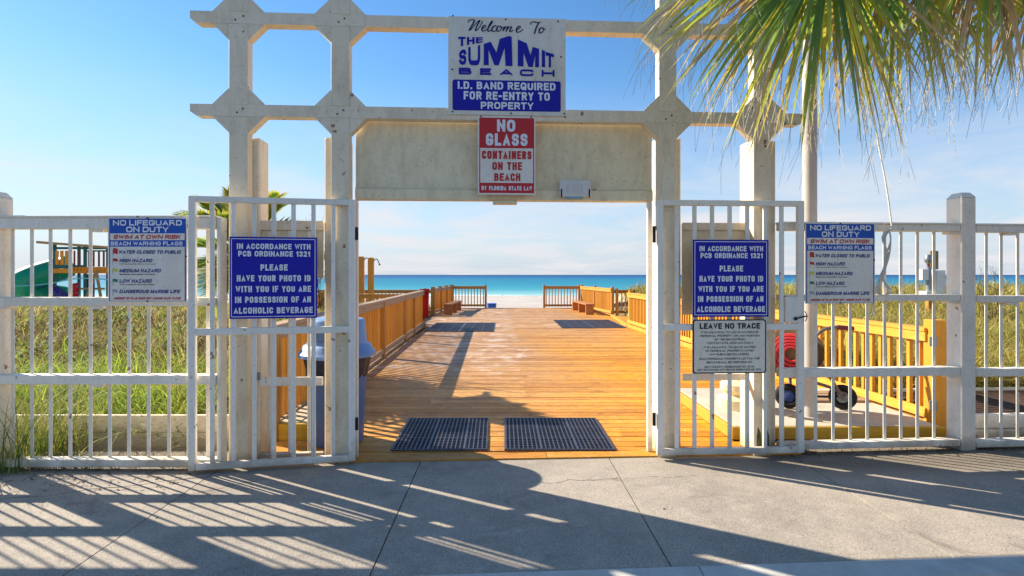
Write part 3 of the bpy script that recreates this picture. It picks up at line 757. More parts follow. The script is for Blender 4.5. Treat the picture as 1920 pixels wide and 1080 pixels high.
def fence_post(label, pl, p0, p1, ytop, y0_, y1_, base_py):
    t = pl.thing('fence_post', label, 'post', 'thick white fence posts')
    a0, a1 = pl.u(p0), pl.u(p1); zt = pl.z(p0, ytop); c = .028
    part('shaft', 'white_paint', t, a0, a1, y0_, y1_, -.02, zt-.045, ch=.006)
    V = [(a0, y0_, zt-.0445), (a1, y0_, zt-.0445), (a1, y1_, zt-.0445), (a0, y1_, zt-.0445), (a0+c, y0_+c, zt), (a1-c, y0_+c, zt), (a1-c, y1_-c, zt), (a0+c, y1_-c, zt)]
    obj('cap', MB().add(V, [(3, 2, 1, 0), (4, 5, 6, 7), (0, 1, 5, 4), (1, 2, 6, 5), (2, 3, 7, 6), (3, 0, 4, 7)]), 'white_paint', t)
fence_post('thick white post right of the flag warning sign and rope', FR, 1790, 1817, 362, -.065, .085, 832)
fence_post('thick white post at the left end of the left fence', FL, -26, 8, 360, -.06, .08, 870)

# white board retaining walls behind the fences
rw = thing('retaining_wall', 'low cream board retaining wall behind the left fence, holding back the grass', 'wall', (0, 4.74, 0))
for k, (z0, z1) in enumerate(((-.16, .092), (.096, .245))):
    for (x0, x1) in ((-9, -6.2), (-6.196, -3.7), (-3.696, -2.32)): part('board', 'cream_paint', rw, x0, x1, -.02, .02, z0, z1, ch=.004)
rr = thing('planter_wall', 'low white planter wall behind the fence at the right edge, filled with dark mulch', 'planter', (4.36, 4.95, 0), R(3))
for k, (z0, z1) in enumerate(((-.14, .05), (.054, .19))): part('board', 'white_paint', rr, 0, 5.5, 0, .06, z0, z1, ch=.012)
obj('mulch', MB().box(.0, 5.5, .062, 1.1, -.1, .165, ch=.02), 'mulch', rr)
part('side_board', 'white_paint', rr, 0, 5.5, 1.102, 1.16, -.1, .19, ch=.012)
ys_ = thing('yellow_stub', 'short yellow timber stub at the foot of the thick right fence post', 'post', (FR.u(1819)*FR.c+2.51+.02, 4.72, 0)); part('stub', 'yellow_wood', ys_, 0, .035, 0, .05, -.02, .36)

# ------------------------------------------------------------------ lettering
# block capitals drawn as strokes: (relative width, [(rounded, points), ...]) on a unit cell
GL_ = {
 'A': (1.08, [(0, [(0, 0), (.5, 1), (1, 0)]), (0, [(.22, .27), (.78, .27)])]),
 'B': (1, [(0, [(0, 0), (0, 1)]), (1, [(0, 1), (.94, 1), (.94, .53), (0, .53)]), (1, [(0, .53), (1, .53), (1, 0), (0, 0)])]),
 'C': (1, [(1, [(1, .68), (1, 1), (0, 1), (0, 0), (1, 0), (1, .32)])]),
 'D': (1, [(0, [(0, 0), (0, 1)]), (1, [(0, 1), (1, 1), (1, 0), (0, 0)])]),
 'E': (.86, [(0, [(0, 0), (0, 1)]), (0, [(0, 1), (1, 1)]), (0, [(0, .52), (.88, .52)]), (0, [(0, 0), (1, 0)])]),
 'F': (.82, [(0, [(0, 0), (0, 1)]), (0, [(0, 1), (1, 1)]), (0, [(0, .5), (.85, .5)])]),
 'G': (1.04, [(1, [(1, .72), (1, 1), (0, 1), (0, 0), (1, 0), (1, .44)]), (0, [(1, .44), (.6, .44)])]),
 'H': (1, [(0, [(0, 0), (0, 1)]), (0, [(1, 0), (1, 1)]), (0, [(0, .52), (1, .52)])]),
 'I': (0, [(0, [(0, 0), (0, 1)])]),
 'J': (.8, [(1, [(1, 1), (1, 0), (0, 0), (0, .3)])]),
 'K': (1.02, [(0, [(0, 0), (0, 1)]), (0, [(0, .42), (1, 1)]), (0, [(.32, .62), (1, 0)])]),
 'L': (.8, [(0, [(0, 0), (0, 1)]), (0, [(0, 0), (1, 0)])]),
 'M': (1.35, [(0, [(0, 0), (0, 1)]), (0, [(0, 1), (.5, .12)]), (0, [(.5, .12), (1, 1)]), (0, [(1, 0), (1, 1)])]),
 'N': (1.06, [(0, [(0, 0), (0, 1)]), (0, [(0, 1), (1, 0)]), (0, [(1, 0), (1, 1)])]),
 'O': (1.08, [(2, [(0, 0), (0, 1), (1, 1), (1, 0)])]),
 'P': (.96, [(0, [(0, 0), (0, 1)]), (1, [(0, 1), (1, 1), (1, .42), (0, .42)])]),
 'Q': (1.08, [(2, [(0, 0), (0, 1), (1, 1), (1, 0)]), (0, [(.55, .3), (1, -.02)])]),
 'R': (1, [(0, [(0, 0), (0, 1)]), (1, [(0, 1), (1, 1), (1, .48), (0, .48)]), (0, [(.55, .48), (1, 0)])]),
 'S': (.98, [(1, [(1, .72), (1, 1), (0, 1), (0, .52), (1, .52), (1, 0), (0, 0), (0, .28)])]),
 'T': (.92, [(0, [(0, 1), (1, 1)]), (0, [(.5, 0), (.5, 1)])]),
 'U': (1, [(1, [(0, 1), (0, 0), (1, 0), (1, 1)])]),
 'V': (1.06, [(0, [(0, 1), (.5, 0), (1, 1)])]),
 'W': (1.5, [(0, [(0, 1), (.25, 0), (.5, .95), (.75, 0), (1, 1)])]),
 'X': (1, [(0, [(0, 0), (1, 1)]), (0, [(0, 1), (1, 0)])]),
 'Y': (1.04, [(0, [(0, 1), (.5, .42), (1, 1)]), (0, [(.5, 0), (.5, .45)])]),
 'Z': (.94, [(0, [(0, 1), (1, 1)]), (0, [(1, 1), (0, 0)]), (0, [(0, 0), (1, 0)])]),
 '0': (.95, [(2, [(0, 0), (0, 1), (1, 1), (1, 0)])]),
 '1': (.4, [(0, [(1, 0), (1, 1)]), (0, [(0, .74), (1, .92)])]),
 '2': (.92, [(1, [(0, .7), (0, 1), (1, 1), (1, .55), (0, 0)]), (0, [(0, 0), (1, 0)])]),
 '3': (.92, [(1, [(0, .76), (0, 1), (.95, 1), (.95, .53), (.35, .53)]), (1, [(.35, .53), (1, .53), (1, 0), (0, 0), (0, .25)])]),
 '4': (1, [(0, [(.75, 0), (.75, 1)]), (0, [(.75, 1), (0, .3)]), (0, [(0, .28), (1, .28)])]),
 '5': (.92, [(0, [(1, 1), (.1, 1), (.05, .58)]), (1, [(.05, .58), (1, .6), (1, 0), (0, 0), (0, .22)])]),
 '7': (.9, [(0, [(0, 1), (1, 1)]), (0, [(1, 1), (.35, 0)])]),
 '.': (0, [(0, [(0, 0), (0, .0)])]), ',': (0, [(0, [(0, -.08), (0, .0)])]), ':': (0, [(0, [(0, .1), (0, .1)]), (0, [(0, .7), (0, .7)])]),
 '-': (.4, [(0, [(0, .45), (1, .45)])])}
def round_poly(pts, rr, closed):
    n = len(pts); o = []
    for i in range(n):
        p = Vector(pts[i])
        if not closed and i in (0, n-1): o.append(p); continue
        a = Vector(pts[i-1]); b = Vector(pts[(i+1) % n]); da = a-p; db = b-p
        ra = min(rr, da.length*.5 if (closed or 1 < i) else da.length*.95); rb = min(rr, db.length*.5 if (closed or i < n-2) else db.length*.95)
        p0 = p+da.normalized()*ra; p1 = p+db.normalized()*rb
        for k in range(5): t = k/4; o.append(p0*(1-t)**2+p*2*t*(1-t)+p1*t*t)
    return o
def block_text(body, Wd, H, t=.2, y=-.0035):
    """heavy block capitals filling Wd x H; one ribbon per stroke"""
    th = t*H; gap = .34*th+.05*H; ws = sum(GL_[c][0] for c in body if c != ' '); nsp = body.count(' '); nl = len(body)-nsp
    spw = .30*H; free = Wd-nl*th-(len(body)-1)*gap-nsp*spw
    if free < ws*H*.16: th = min(th, Wd*.20*len(body)/max(1, len(body))/len(body)*1.1); gap = .3*th; spw = .6*th*2; free = Wd-nl*th-(len(body)-1)*gap-nsp*spw
    sc = free/max(ws, .01) if ws else 0
    V = []; Fc = []; x = 0; lay = 0
    for c in body:
        if c == ' ': x += spw+gap; continue
        w_, strokes_ = GL_[c]; wd = w_*sc; h_ = H-th
        for kind, pts in strokes_:
            P_ = [(px_*wd, py_*h_) for px_, py_ in pts]
            if kind: P_ = round_poly(P_, min(.36*h_, .55*max(wd, .01)), kind == 2)
            else: P_ = [Vector(p) for p in P_]
            closed = kind == 2; n = len(P_)
            if not closed:
                d0 = (P_[0]-P_[1]); d0 = d0.normalized() if d0.length > 1e-9 else Vector((0, -1)); d1 = (P_[-1]-P_[-2]); d1 = d1.normalized() if d1.length > 1e-9 else Vector((0, 1))
                e = th/2*(1.0 if kind == 0 else .3)
                if kind == 1 and (P_[0].x < 1e-6 and P_[-1].x < 1e-6): e = 0
                P_[0] = P_[0]+d0*e; P_[-1] = P_[-1]+d1*e
            b = len(V); yy = y-lay*.00004; lay = (lay+1) % 7
            for i in range(n):
                pa = P_[i-1] if (i > 0 or closed) else None; pb = P_[(i+1) % n] if (i < n-1 or closed) else None
                t1 = (P_[i]-pa).normalized() if pa is not None and (P_[i]-pa).length > 1e-9 else None; t2 = (pb-P_[i]).normalized() if pb is not None and (pb-P_[i]).length > 1e-9 else None
                t1 = t1 if t1 is not None else t2; t2 = t2 if t2 is not None else t1
                if t1 is None: t1 = t2 = Vector((0, 1))
                n1 = Vector((-t1.y, t1.x)); n2 = Vector((-t2.y, t2.x)); m_ = n1+n2; m_ = m_.normalized() if m_.length > 1e-6 else n1
                k_ = min(1/max(m_.dot(n1), .3), 2.6)
                for sg in (-1, 1):
                    v = P_[i]+m_*sg*th/2*k_
                    zc_ = min(max(v.y+th/2, 0 if c not in ',Q' else -th), H); xc_ = min(max(v.x+th/2, -th*.05), wd+th*1.05)
                    V.append((x+xc_, yy, zc_))
            for i in range(n if closed else n-1): j = (i+1) % n; Fc.append((b+2*i, b+2*i+1, b+2*j+1, b+2*j))
        x += wd+th+gap
    m = D.meshes.new('lettering'); m.from_pydata(V, [], Fc); m.update(); return m
def text_mesh(body, bold=.02, shear=0, space=1.0, res=3):
    cu = D.curves.new('text', 'FONT'); cu.body = body; cu.offset = bold; cu.shear = shear; cu.space_character = space; cu.resolution_u = res
    o = D.objects.new('t', cu); COL.objects.link(o)
    dg = bpy.context.evaluated_depsgraph_get(); me = D.meshes.new_from_object(o.evaluated_get(dg)); D.objects.remove(o); D.curves.remove(cu)
    return me
def put_text(par, body, r, mt, bold=.02, shear=0, y=-.0035, warp=None, space=1.0, name='text_line', heavy=None):
    """fit the lettering to r = (x0, x1, z0, z1) on the sign's face"""
    blk = all(c in GL_ or c == ' ' for c in body)
    if blk:
        me = block_text(body, r[1]-r[0], r[3]-r[2], {True: .23, False: .16}[bold > .02] if heavy is None else heavy, y)
    else: me = text_mesh(body, bold, shear, space)
    n = len(me.vertices); co = np.empty(n*3); me.vertices.foreach_get('co', co); co = co.reshape(-1, 3)
    if blk:
        yv = co[:, 1].copy(); H_ = r[3]-r[2]
        if shear: co[:, 0] += co[:, 2]*shear
        co = np.stack([co[:, 0], co[:, 2], yv], -1)
    mn = co.min(0); mx = co.max(0); s_ = (co-mn)/np.maximum(mx-mn, 1e-6)
    x0, x1, z0, z1 = r; X = x0+s_[:, 0]*(x1-x0); tz = s_[:, 1]
    if warp is not None: zl, zh = warp(s_[:, 0]); Z = zl+(zh-zl)*tz
    else: Z = z0+(z1-z0)*tz
    out_ = np.stack([X, yv if blk else np.full(n, y), Z], -1); me.vertices.foreach_set('co', out_.ravel()); me.update()
    me.materials.clear()
    return link(name, me, mt, par)
class Sign:
    """a sign board placed on a plane by its picture rectangle; sub-rectangles given in picture pixels"""
    def __init__(s, name, label, pl, off, px, py, mt, cat='sign', rnd=.0, th=.004, group=None, tilt=0):
        s.pl = pl; s.off = off; s.t = pl.thing(name, label, cat, group, off)
        s.x0, s.x1 = pl.u(px[0], off), pl.u(px[1], off); s.px = px; s.py = py; c = (px[0]+px[1])/2; s.c = c
        s.z1, s.z0 = pl.z(c, py[0], off), pl.z(c, py[1], off)
        s.panel('board', (px[0], px[1], py[0], py[1]), mt, 0, rnd, th)
        s.lift = -.0012
    def r(s, q): return (s.x0+(q[0]-s.px[0])/(s.px[1]-s.px[0])*(s.x1-s.x0), s.x0+(q[1]-s.px[0])/(s.px[1]-s.px[0])*(s.x1-s.x0),
                         s.z1-(q[3]-s.py[0])/(s.py[1]-s.py[0])*(s.z1-s.z0), s.z1-(q[2]-s.py[0])/(s.py[1]-s.py[0])*(s.z1-s.z0))
    def panel(s, name, q, mt, y=-.0012, rnd=0., th=0.):
        x0, x1, z0, z1 = s.r(q); pts = []
        if rnd > 0:
            for cx, cz, a0 in ((x1-rnd, z1-rnd, 0), (x0+rnd, z1-rnd, 90), (x0+rnd, z0+rnd, 180), (x1-rnd, z0+rnd, 270)):
                for k in range(6): a = R(a0+k*18); pts.append((cx+rnd*math.cos(a), cz+rnd*math.sin(a)))
        else: pts = [(x1, z1), (x0, z1), (x0, z0), (x1, z0)]
        if th: m = MB().prism(pts, y, y+th)
        else: m = MB().add([(a, y, b) for a, b in pts], [tuple(range(len(pts)))])
        return obj(name, m, mt, s.t)
    def text(s, body, q, mt, **k): return put_text(s.t, body, s.r(q), mt, **k)
    def bolts(s, pts):
        for p in pts: x0, _, _, z1 = s.r((p[0], p[0]+1, p[1], p[1]+1)); link('bolt_head', bm_, None, s.t, (x0, -.001, z1))

# welcome sign -- picture coordinates taken from the enlarged crop (crop px / 5.4 + origin)
S = Sign('welcome_sign', 'large white sign with blue lettering on the gateway beams, above the red sign', PG, -.012, (840.5, 1060.5), (33, 216), 'sign_cream')
q = lambda x0, x1, y0, y1: (835+x0/5.4, 835+x1/5.4, 25+y0/5.4, 25+y1/5.4)
# brush-script greeting as ribbons
def stroke(pts, w0, w1):
    pts = spline([(p[0], p[1], 0) for p in pts], 8); V = []; Fc = []; n = len(pts)
    for i, p in enumerate(pts):
        t = (pts[min(i+1, n-1)]-pts[max(i-1, 0)]); t = t.normalized() if t.length > 1e-6 else Vector((1, 0, 0)); nn = Vector((-t.y, t.x, 0))
        # thicker on down strokes, thin on up strokes
        w_ = (w0 + (w1-w0)*max(0, t.y))*(1 if 0 < i < n-1 else .5)
        V += [(p.x-nn.x*w_/2, p.y-nn.y*w_/2), (p.x+nn.x*w_/2, p.y+nn.y*w_/2)]
        if i: Fc.append((2*i-2, 2*i-1, 2*i+1, 2*i))
    return V, Fc
strokes = {
 'W': [[(228, 106), (240, 82), (272, 74), (290, 82), (280, 110), (258, 150), (240, 182), (262, 168), (300, 120), (330, 88), (346, 82), (330, 112), (312, 152), (304, 184), (330, 168), (358, 122), (376, 86)]],
 'e': [[(364, 168), (392, 152), (408, 134), (394, 128), (374, 146), (368, 176), (380, 188), (404, 178), (424, 160)]],
 'l': [[(424, 162), (452, 128), (474, 92), (468, 86), (450, 112), (432, 152), (428, 182), (440, 188), (460, 174)]],
 'c': [[(512, 142), (508, 130), (490, 134), (470, 158), (470, 182), (486, 188), (510, 176), (528, 162)]],
 'o': [[(556, 134), (536, 134), (520, 156), (522, 182), (542, 184), (562, 162), (564, 142), (554, 134), (572, 150), (590, 146)]],
 'm': [[(598, 134), (590, 154), (578, 184)], [(582, 176), (606, 146), (626, 136), (630, 144), (618, 166), (610, 186)], [(612, 178), (640, 146), (660, 136), (664, 146), (652, 168), (648, 184), (660, 186), (684, 168)]],
 'e2': [[(712, 170), (742, 154), (758, 136), (744, 130), (724, 148), (716, 176), (728, 190), (754, 182), (786, 158)]],
 'T': [[(858, 110), (864, 90), (892, 82), (930, 88), (962, 80)], [(944, 90), (926, 120), (910, 160), (900, 204)]],
 'o2': [[(984, 140), (966, 140), (950, 160), (948, 186), (966, 192), (988, 172), (992, 148), (982, 140), (996, 156), (1014, 148)]]}
lz = 0
for k_, ss in strokes.items():
    V = []; Fc = []
    for pts in ss:
        v_, f_ = stroke(pts, 9, 15); b = len(V)
        for (xa, ya) in v_:
            r_ = S.r(q(xa, xa, ya, ya)); V.append((r_[0], -.0035-lz*.00005, r_[3]))
        Fc += [tuple(i+b for i in f) for f in f_]; lz += 1
    obj('script_letter', MB().add(V, Fc), 'ink_dark_navy', S.t)
S.text('THE', q(130, 378, 250, 352), 'ink_blue', bold=.045, warp=lambda t: (S.r(q(0, 1, 352, 353))[3]+(S.r(q(0, 1, 300, 301))[3]-S.r(q(0, 1, 352, 353))[3])*t, np.full_like(t, S.r(q(0, 1, 250, 251))[3])))
def zc(v): return S.r(q(0, 1, v, v))[3]
def letter(ch, x0, x1, ytl, ytr, ybl, ybr, bold=.05):
    put_text(S.t, ch, S.r(q(x0, x1, 100, 200)), 'ink_blue', bold=bold, warp=lambda t: (zc(ybl)+(zc(ybr)-zc(ybl))*t, zc(ytl)+(zc(ytr)-zc(ytl))*t), name='letter', heavy=.235 if ch != 'I' else .3)
letter('S', 138, 210, 392, 364, 532, 532); letter('U', 230, 350, 352, 330, 534, 534)

def poly_letter(pts):
    V = []
    for x_, y_ in pts: r_ = S.r(q(x_, x_, y_, y_)); V.append((r_[0], -.0035, r_[3]))
    m_ = D.meshes.new('letter'); bm2 = bmesh.new(); f_ = bm2.faces.new([bm2.verts.new(v) for v in V]); bmesh.ops.triangulate(bm2, faces=[f_]); bm2.to_mesh(m_); bm2.free()
    link('letter', m_, 'ink_blue', S.t)
poly_letter([(386, 530), (386, 316), (455, 292), (514, 400), (548, 262), (640, 230), (668, 238), (676, 534), (606, 534), (596, 352), (536, 530), (494, 530), (434, 372), (436, 530)])
poly_letter([(730, 534), (730, 262), (820, 300), (860, 420), (882, 335), (946, 352), (946, 540), (906, 540), (906, 420), (882, 540), (838, 540), (788, 396), (788, 536)])
letter('I', 974, 1008, 362, 374, 538, 540, .03); letter('T', 1014, 1098, 382, 406, 540, 540)
for ch, xa, xb in (('B', 136, 262), ('E', 348, 460), ('A', 548, 680), ('C', 752, 888), ('H', 972, 1104)):
    put_text(S.t, ch, S.r(q(xa, xb, 560+(xa-136)*.008, 628+(xa-136)*.008)), 'ink_blue', bold=.035, name='letter', heavy=.30)
S.panel('blue_panel', q(72, 1168, 680, 990), 'ink_blue', -.0015, .018)
S.text('I.D. BAND REQUIRED', q(124, 1114, 698, 780), 'ink_white', bold=.045)
S.text('FOR RE-ENTRY TO', q(184, 1056, 796, 880), 'ink_white', bold=.045)
S.text('PROPERTY', q(356, 890, 900, 972), 'ink_white', bold=.045)
S.bolts([(835+x_/5.4, 25+y_/5.4) for x_, y_ in ((76, 38), (608, 62), (1140, 70), (1172, 430), (70, 578), (72, 1004), (660, 1012), (1204, 1006), (1212, 1040))])
# no glass sign
S = Sign('no_glass_sign', 'red and white sign hanging on the header panel below the big welcome sign', PG, -.008, (896, 1004), (218, 365), 'sign_white')
S.panel('red_border', (898.5, 1001.5, 221, 362), 'ink_red', -.001)
S.panel('white_field', (900.5, 999.5, 278, 343), 'sign_white', -.0018)
S.text('NO', (931.5, 966, 224.5, 247), 'ink_white', bold=.045, heavy=.24); S.text('GLASS', (911, 989, 250.5, 273.5), 'ink_white', bold=.05)
S.text('CONTAINERS', (903.5, 996.5, 283, 298.5), 'ink_red', bold=.04); S.text('ON THE', (923, 978.5, 304, 319), 'ink_red', bold=.04)
S.text('BEACH', (926.5, 975.5, 325, 339.5), 'ink_red', bold=.04); S.text('BY FLORIDA STATE LAW', (903, 997.5, 349, 357), 'ink_white', bold=.03)
S.bolts([(902, 219), (996, 219)])
bk = PG.thing('sign_bracket', 'small cream box under the header beam below the red sign', 'box')
part('case', 'panel_paint', bk, PG.u(925), PG.u(971), .07, .15, PG.z(945, 380), hb-.002)
# faded exit light
ex = PG.thing('exit_light', 'faded white EXIT light box at the right end of the header beam', 'exit sign', off=.05)
pe = lambda p: PG.u(p, .05); ze = lambda y_: PG.z(1077, y_, .05)
part('case', 'exit_white', ex, pe(1049), pe(1107), -.02, .03, ze(369), ze(338), ch=.006)
put_text(ex, 'EXIT', (pe(1061), pe(1094), ze(362), ze(347)), 'ink_faint', bold=.02, y=-.0215)
part('lens', 'exit_glass', ex, pe(1058), pe(1094), -.012, .02, ze(371.5), ze(369)-.001, ch=.001)
for p in (1052, 1104): part('clip', 'dark_steel', ex, pe(p)-.006, pe(p)+.006, -.024, -.021, ze(371), ze(355), ch=.001)

# blue ordinance signs
def ordinance(label, pl, px, py):
    S = Sign('ordinance_sign', label, pl, -.034, px, py, 'sign_blue', group='blue ordinance signs on the gate leaves')
    w_ = px[1]-px[0]; h_ = py[1]-py[0]
    m = MB(); bx = (px[0]+3.2, px[1]-3.2, py[0]+3.2, py[1]-3.2); x0, x1, z0, z1 = S.r(bx); b = .005; yy = -.0012
    m.add([(x0, yy, z0), (x1, yy, z0), (x1, yy, z1), (x0, yy, z1), (x0+b, yy, z0+b), (x1-b, yy, z0+b), (x1-b, yy, z1-b), (x0+b, yy, z1-b)], [(0, 1, 5, 4), (1, 2, 6, 5), (2, 3, 7, 6), (3, 0, 4, 7)])
    obj('white_border', m, 'ink_white', S.t)
    def tx(s_, a, b2_, c, d): S.text(s_, (px[0]+a*w_, px[0]+b2_*w_, py[0]+c*h_, py[0]+d*h_), 'ink_white', bold=.038)
    tx('IN ACCORDANCE WITH', .085, .925, .082, .150); tx('PCB ORDINANCE 1321', .10, .92, .172, .240)
    tx('PLEASE', .35, .66, .335, .412); tx('HAVE YOUR PHOTO ID', .085, .925, .468, .545)
    tx('WITH YOU IF YOU ARE', .07, .93, .600, .676); tx('IN POSSESSION OF AN', .065, .93, .730, .806); tx('ALCOHOLIC BEVERAGE', .05, .95, .862, .938)
    S.bolts([(px[0]+w_*.5, py[0]+1), (px[0]+w_*.5, py[1]-2)])
ordinance('blue photo ID sign with white lettering on the left gate leaf', GL, (430, 594.5), (444.5, 597))
ordinance('blue photo ID sign with white lettering on the right gate leaf, above a white sign', GR, (1299, 1441), (449.5, 594))
# leave no trace
S = Sign('leave_no_trace_sign', 'small white sign with black border and lettering under the blue sign on the right leaf', GR, -.034, (1299, 1436.5), (599, 700), 'ink_black', rnd=.02)
S.panel('white_field', (1301.3, 1434.2, 601.2, 697.8), 'sign_cream', -.001, .017)
q = lambda x0, x1, y0, y1: (1290+x0/9, 1290+x1/9, 590+y0/9, 590+y1/9)
S.text('LEAVE NO TRACE', q(195, 1212, 142, 238), 'ink_black', bold=.035)
for s_, a, b, c in (('IT IS UNLAWFUL TO LEAVE AN ITEM OF', 220, 1184, 280), ('PERSONAL PROPERTY ON ANY PORTION', 200, 1204, 340), ('OF THE BEACH FROM', 442, 960, 400), ('7:00 P.M. UNTIL 5:00 A.M. DAILY.', 304, 1106, 460),
                    ('IT IS UNLAWFUL TO LEAVE AN ITEM', 262, 1140, 532), ('OF PERSONAL PROPERTY WITHIN', 290, 1112, 592), ('ANY PUBLIC BEACH ACCESS.', 356, 1030, 652), ('SUCH PERSONAL PROPERTY LEFT ON THE', 192, 1202, 726), ('BEACH SHALL BE DISPOSED OF', 312, 1074, 786),
                    ('BAY COUNTY ORDINANCE NO. 10-14', 280, 1110, 862), ('CITY OF PANAMA CITY BEACH ORDINANCE NO. 1103', 156, 1226, 912)):
    S.text(s_, q(a, b, c, c+33), 'ink_black', bold=.012)
# lifeguard signs
def lifeguard(label, pl, px, py):
    S = Sign('lifeguard_sign', label, pl, -.078, px, py, 'sign_white', group='beach warning flag signs on the fences')
    w_ = px[1]-px[0]; h_ = py[1]-py[0]
    def f(a, b, c, d): return (px[0]+a*w_, px[0]+b*w_, py[0]+c*h_, py[0]+d*h_)
    k = lambda x0, x1, y0, y1: f((x0-48)/892, (x1-48)/892, (y0-48)/952, (y1-48)/952)
    S.panel('blue_border', f(.012, .988, .012, .988), 'sign_mid_blue', -.0008)
    S.panel('white_field', k(70, 916, 376, 986), 'sign_white', -.0016)
    S.panel('white_band', k(70, 916, 226, 302), 'sign_white', -.0016)
    S.text('NO LIFEGUARD', k(104, 886, 76, 138), 'ink_white', bold=.05); S.text('ON DUTY', k(254, 738, 150, 214), 'ink_white', bold=.05)
    S.text('SWIM AT OWN RISK', k(110, 878, 242, 290), 'ink_red', bold=.045, shear=.25)
    S.text('BEACH WARNING FLAGS', k(80, 894, 318, 362), 'ink_white', bold=.045)
    for (s_, x1, y0, mt, sub) in (('WATER CLOSED TO PUBLIC', 878, 416, 'ink_red', None), ('HIGH HAZARD', 552, 512, 'ink_red', 'High Surf and/or Strong Currents'), ('MEDIUM HAZARD', 650, 626, 'ink_yellow', 'Moderate Surf and/or Currents'),
                                  ('LOW HAZARD', 546, 742, 'ink_green', 'Calm Conditions, Exercise Caution'), ('DANGEROUS MARINE LIFE', 870, 860, 'ink_grey', None)):
        S.text(s_, k(176, x1, y0, y0+40), 'sign_navy', bold=.04, shear=.25)
        if sub: S.text(sub, k(180, 580, y0+52, y0+68), 'ink_black', bold=.02)
        a = k(104, 158, y0-2, y0+30); x0, xx1, z0, z1 = S.r(a); hh = (z1-z0)
        n_ = 6; V = []; Fc = []
        rows = 2.0 if s_[0] == 'W' else 1.0
        for i in range(n_+1):
            wv = math.sin(i/n_*5)*hh*.12; V += [(x0+(xx1-x0)*i/n_, -.003, z1+wv+(hh*.6 if rows > 1 else 0)), (x0+(xx1-x0)*i/n_, -.003, z0+wv-(hh*.3 if rows > 1 else 0))]
            if i: Fc.append((2*i-2, 2*i-1, 2*i+1, 2*i))
        obj('flag_print', MB().add(V, Fc), mt, S.t)
        x0, xx1, z0, z1 = S.r(k(100, 105, y0-6, y0+70)); obj('flag_staff', MB().add([(x0, -.0035, z0), (xx1, -.0035, z0), (xx1, -.0035, z1), (x0, -.0035, z1)], [(0, 1, 2, 3)]), 'ink_grey', S.t)
    S.text('ABSENCE OF FLAG DOES NOT ASSURE SAFE WATER', k(104, 874, 944, 970), 'ink_red', bold=.03, shear=.3)
    S.bolts([(px[0]+w_*.5, py[0]+1), (px[0]+w_*.5, py[1]-1.5), (px[1]-1.5, py[0]+h_*.46)])
lifeguard('beach warning flags sign with blue header on the left fence', FL, (203, 350.5), (408, 566.5))
lifeguard('beach warning flags sign with blue header on the right fence, beside the pole', FR, (1510, 1640.5), (418, 569))

# ------------------------------------------------------------------ grey bin with dome lid
bx, by = P(633, 515, 4.78).x, 4.78
bn = thing('litter_bin', 'blue grey plastic litter bin with stepped dome lid and dark liner behind the left leaf', 'bin', (bx, by, 0))
obj('body', MB().lathe([(.215, 0), (.225, .02), (.262, .74), (.275, .745), (.275, .77)], 36), 'bin_plastic', bn)
m = MB(); n = 48; prof = [(.268, .60), (.272, .66), (.285, .74), (.287, .775)]
V = []; Fc = []
for i, (r_, z_) in enumerate(prof):
    for k in range(n):
        a = 2*math.pi*k/n; rr_ = r_+.006*math.sin(k*5.3+i)+.004*math.sin(k*2.1); V.append((rr_*math.cos(a), rr_*math.sin(a), z_+(.02*math.sin(k*1.7) if i == 0 else 0)))
for i in range(3):
    for k in range(n): Fc.append((i*n+k, i*n+(k+1) % n, (i+1)*n+(k+1) % n, (i+1)*n+k))
m.add(V, Fc); m.smooth = True; obj('liner', m, 'bin_liner', bn)
ld = obj('lid', MB().lathe([(.30, .765), (.335, .772), (.335, .80), (.305, .83), (.29, .865), (.262, .88), (.255, .90), (.238, 1.075), (.225, 1.095), (.06, 1.135), (.0, 1.14)], 40), 'bin_plastic_pale', bn)
part('lid_flap', 'bin_plastic', ld, -.13, .13, -.262, -.243, .915, 1.05, ch=.008)
# timber planter box with pavers beside the bin
pb = thing('paver_step', 'small timber box topped with square pavers between the left railing and the bin', 'step', (-2.04, 4.78, 0))
part('front_board', 'kerb_wood', pb, 0, .42, 0, .04, .0, .15); part('side_board', 'kerb_wood', pb, .38, .42, .042, .9, .0, .15)
for i in range(2):
    for j in range(5): part('paver', 'paver', pb, .01+i*.186, .19+i*.186, .05+j*.165, .205+j*.165, .11, .155+random.uniform(-.004, .004), ch=.006)

# ------------------------------------------------------------------ concrete step slab, pole, pedestal, hose cart
sl = thing('concrete_step', 'raised concrete slab edged with yellow timber behind the right leaf', 'step', (0, 0, 0))
part('slab', 'slab_concrete', sl, 2.10, 3.98, 4.86, 6.5, .0, .11, ch=.01)
part('edge_board', 'kerb_wood', sl, 2.06, 3.99, 4.81, 4.855, .0, .113, ch=.006)
part('side_board', 'yellow_wood_long', sl, 2.05, 2.095, 4.858, 6.5, .0, .112, ch=.006)
for k in range(3): part('plank', 'weathered_wood', sl, 3.0+k*.02, 3.95, 5.75+k*.17, 5.9+k*.17, .112, .135, ch=.004)
pl_ = thing('flagpole', 'tall pale round pole standing on the concrete slab, topped out of view by palm fronds', 'flagpole', (P(1518, 515, 5.15).x, 5.15, .11))
obj('shaft', MB().lathe([(.072, 0), (.066, .03), (.064, 3), (.056, 6.6), (.02, 6.65)], 28), 'pole_paint', pl_)
obj('base_collar', MB().lathe([(.10, 0), (.10, .012), (.082, .02)], 28), 'pole_paint', pl_)
hy = MB().tube(spline([tuple(P(1520, -440, 5.1)), tuple(P(1583, -100, 4.9)), tuple(P(1640, 230, 4.66)), tuple(P(1662, 350, 4.52)), tuple(P(1672, 424, 4.46))], 6), .006, 6)
hl = tag(obj('halyard', hy, 'rope', None), 'thin pale rope running from the flagpole down to the top rail of the right fence', 'rope')
rc = MB()
Yr = 4.45
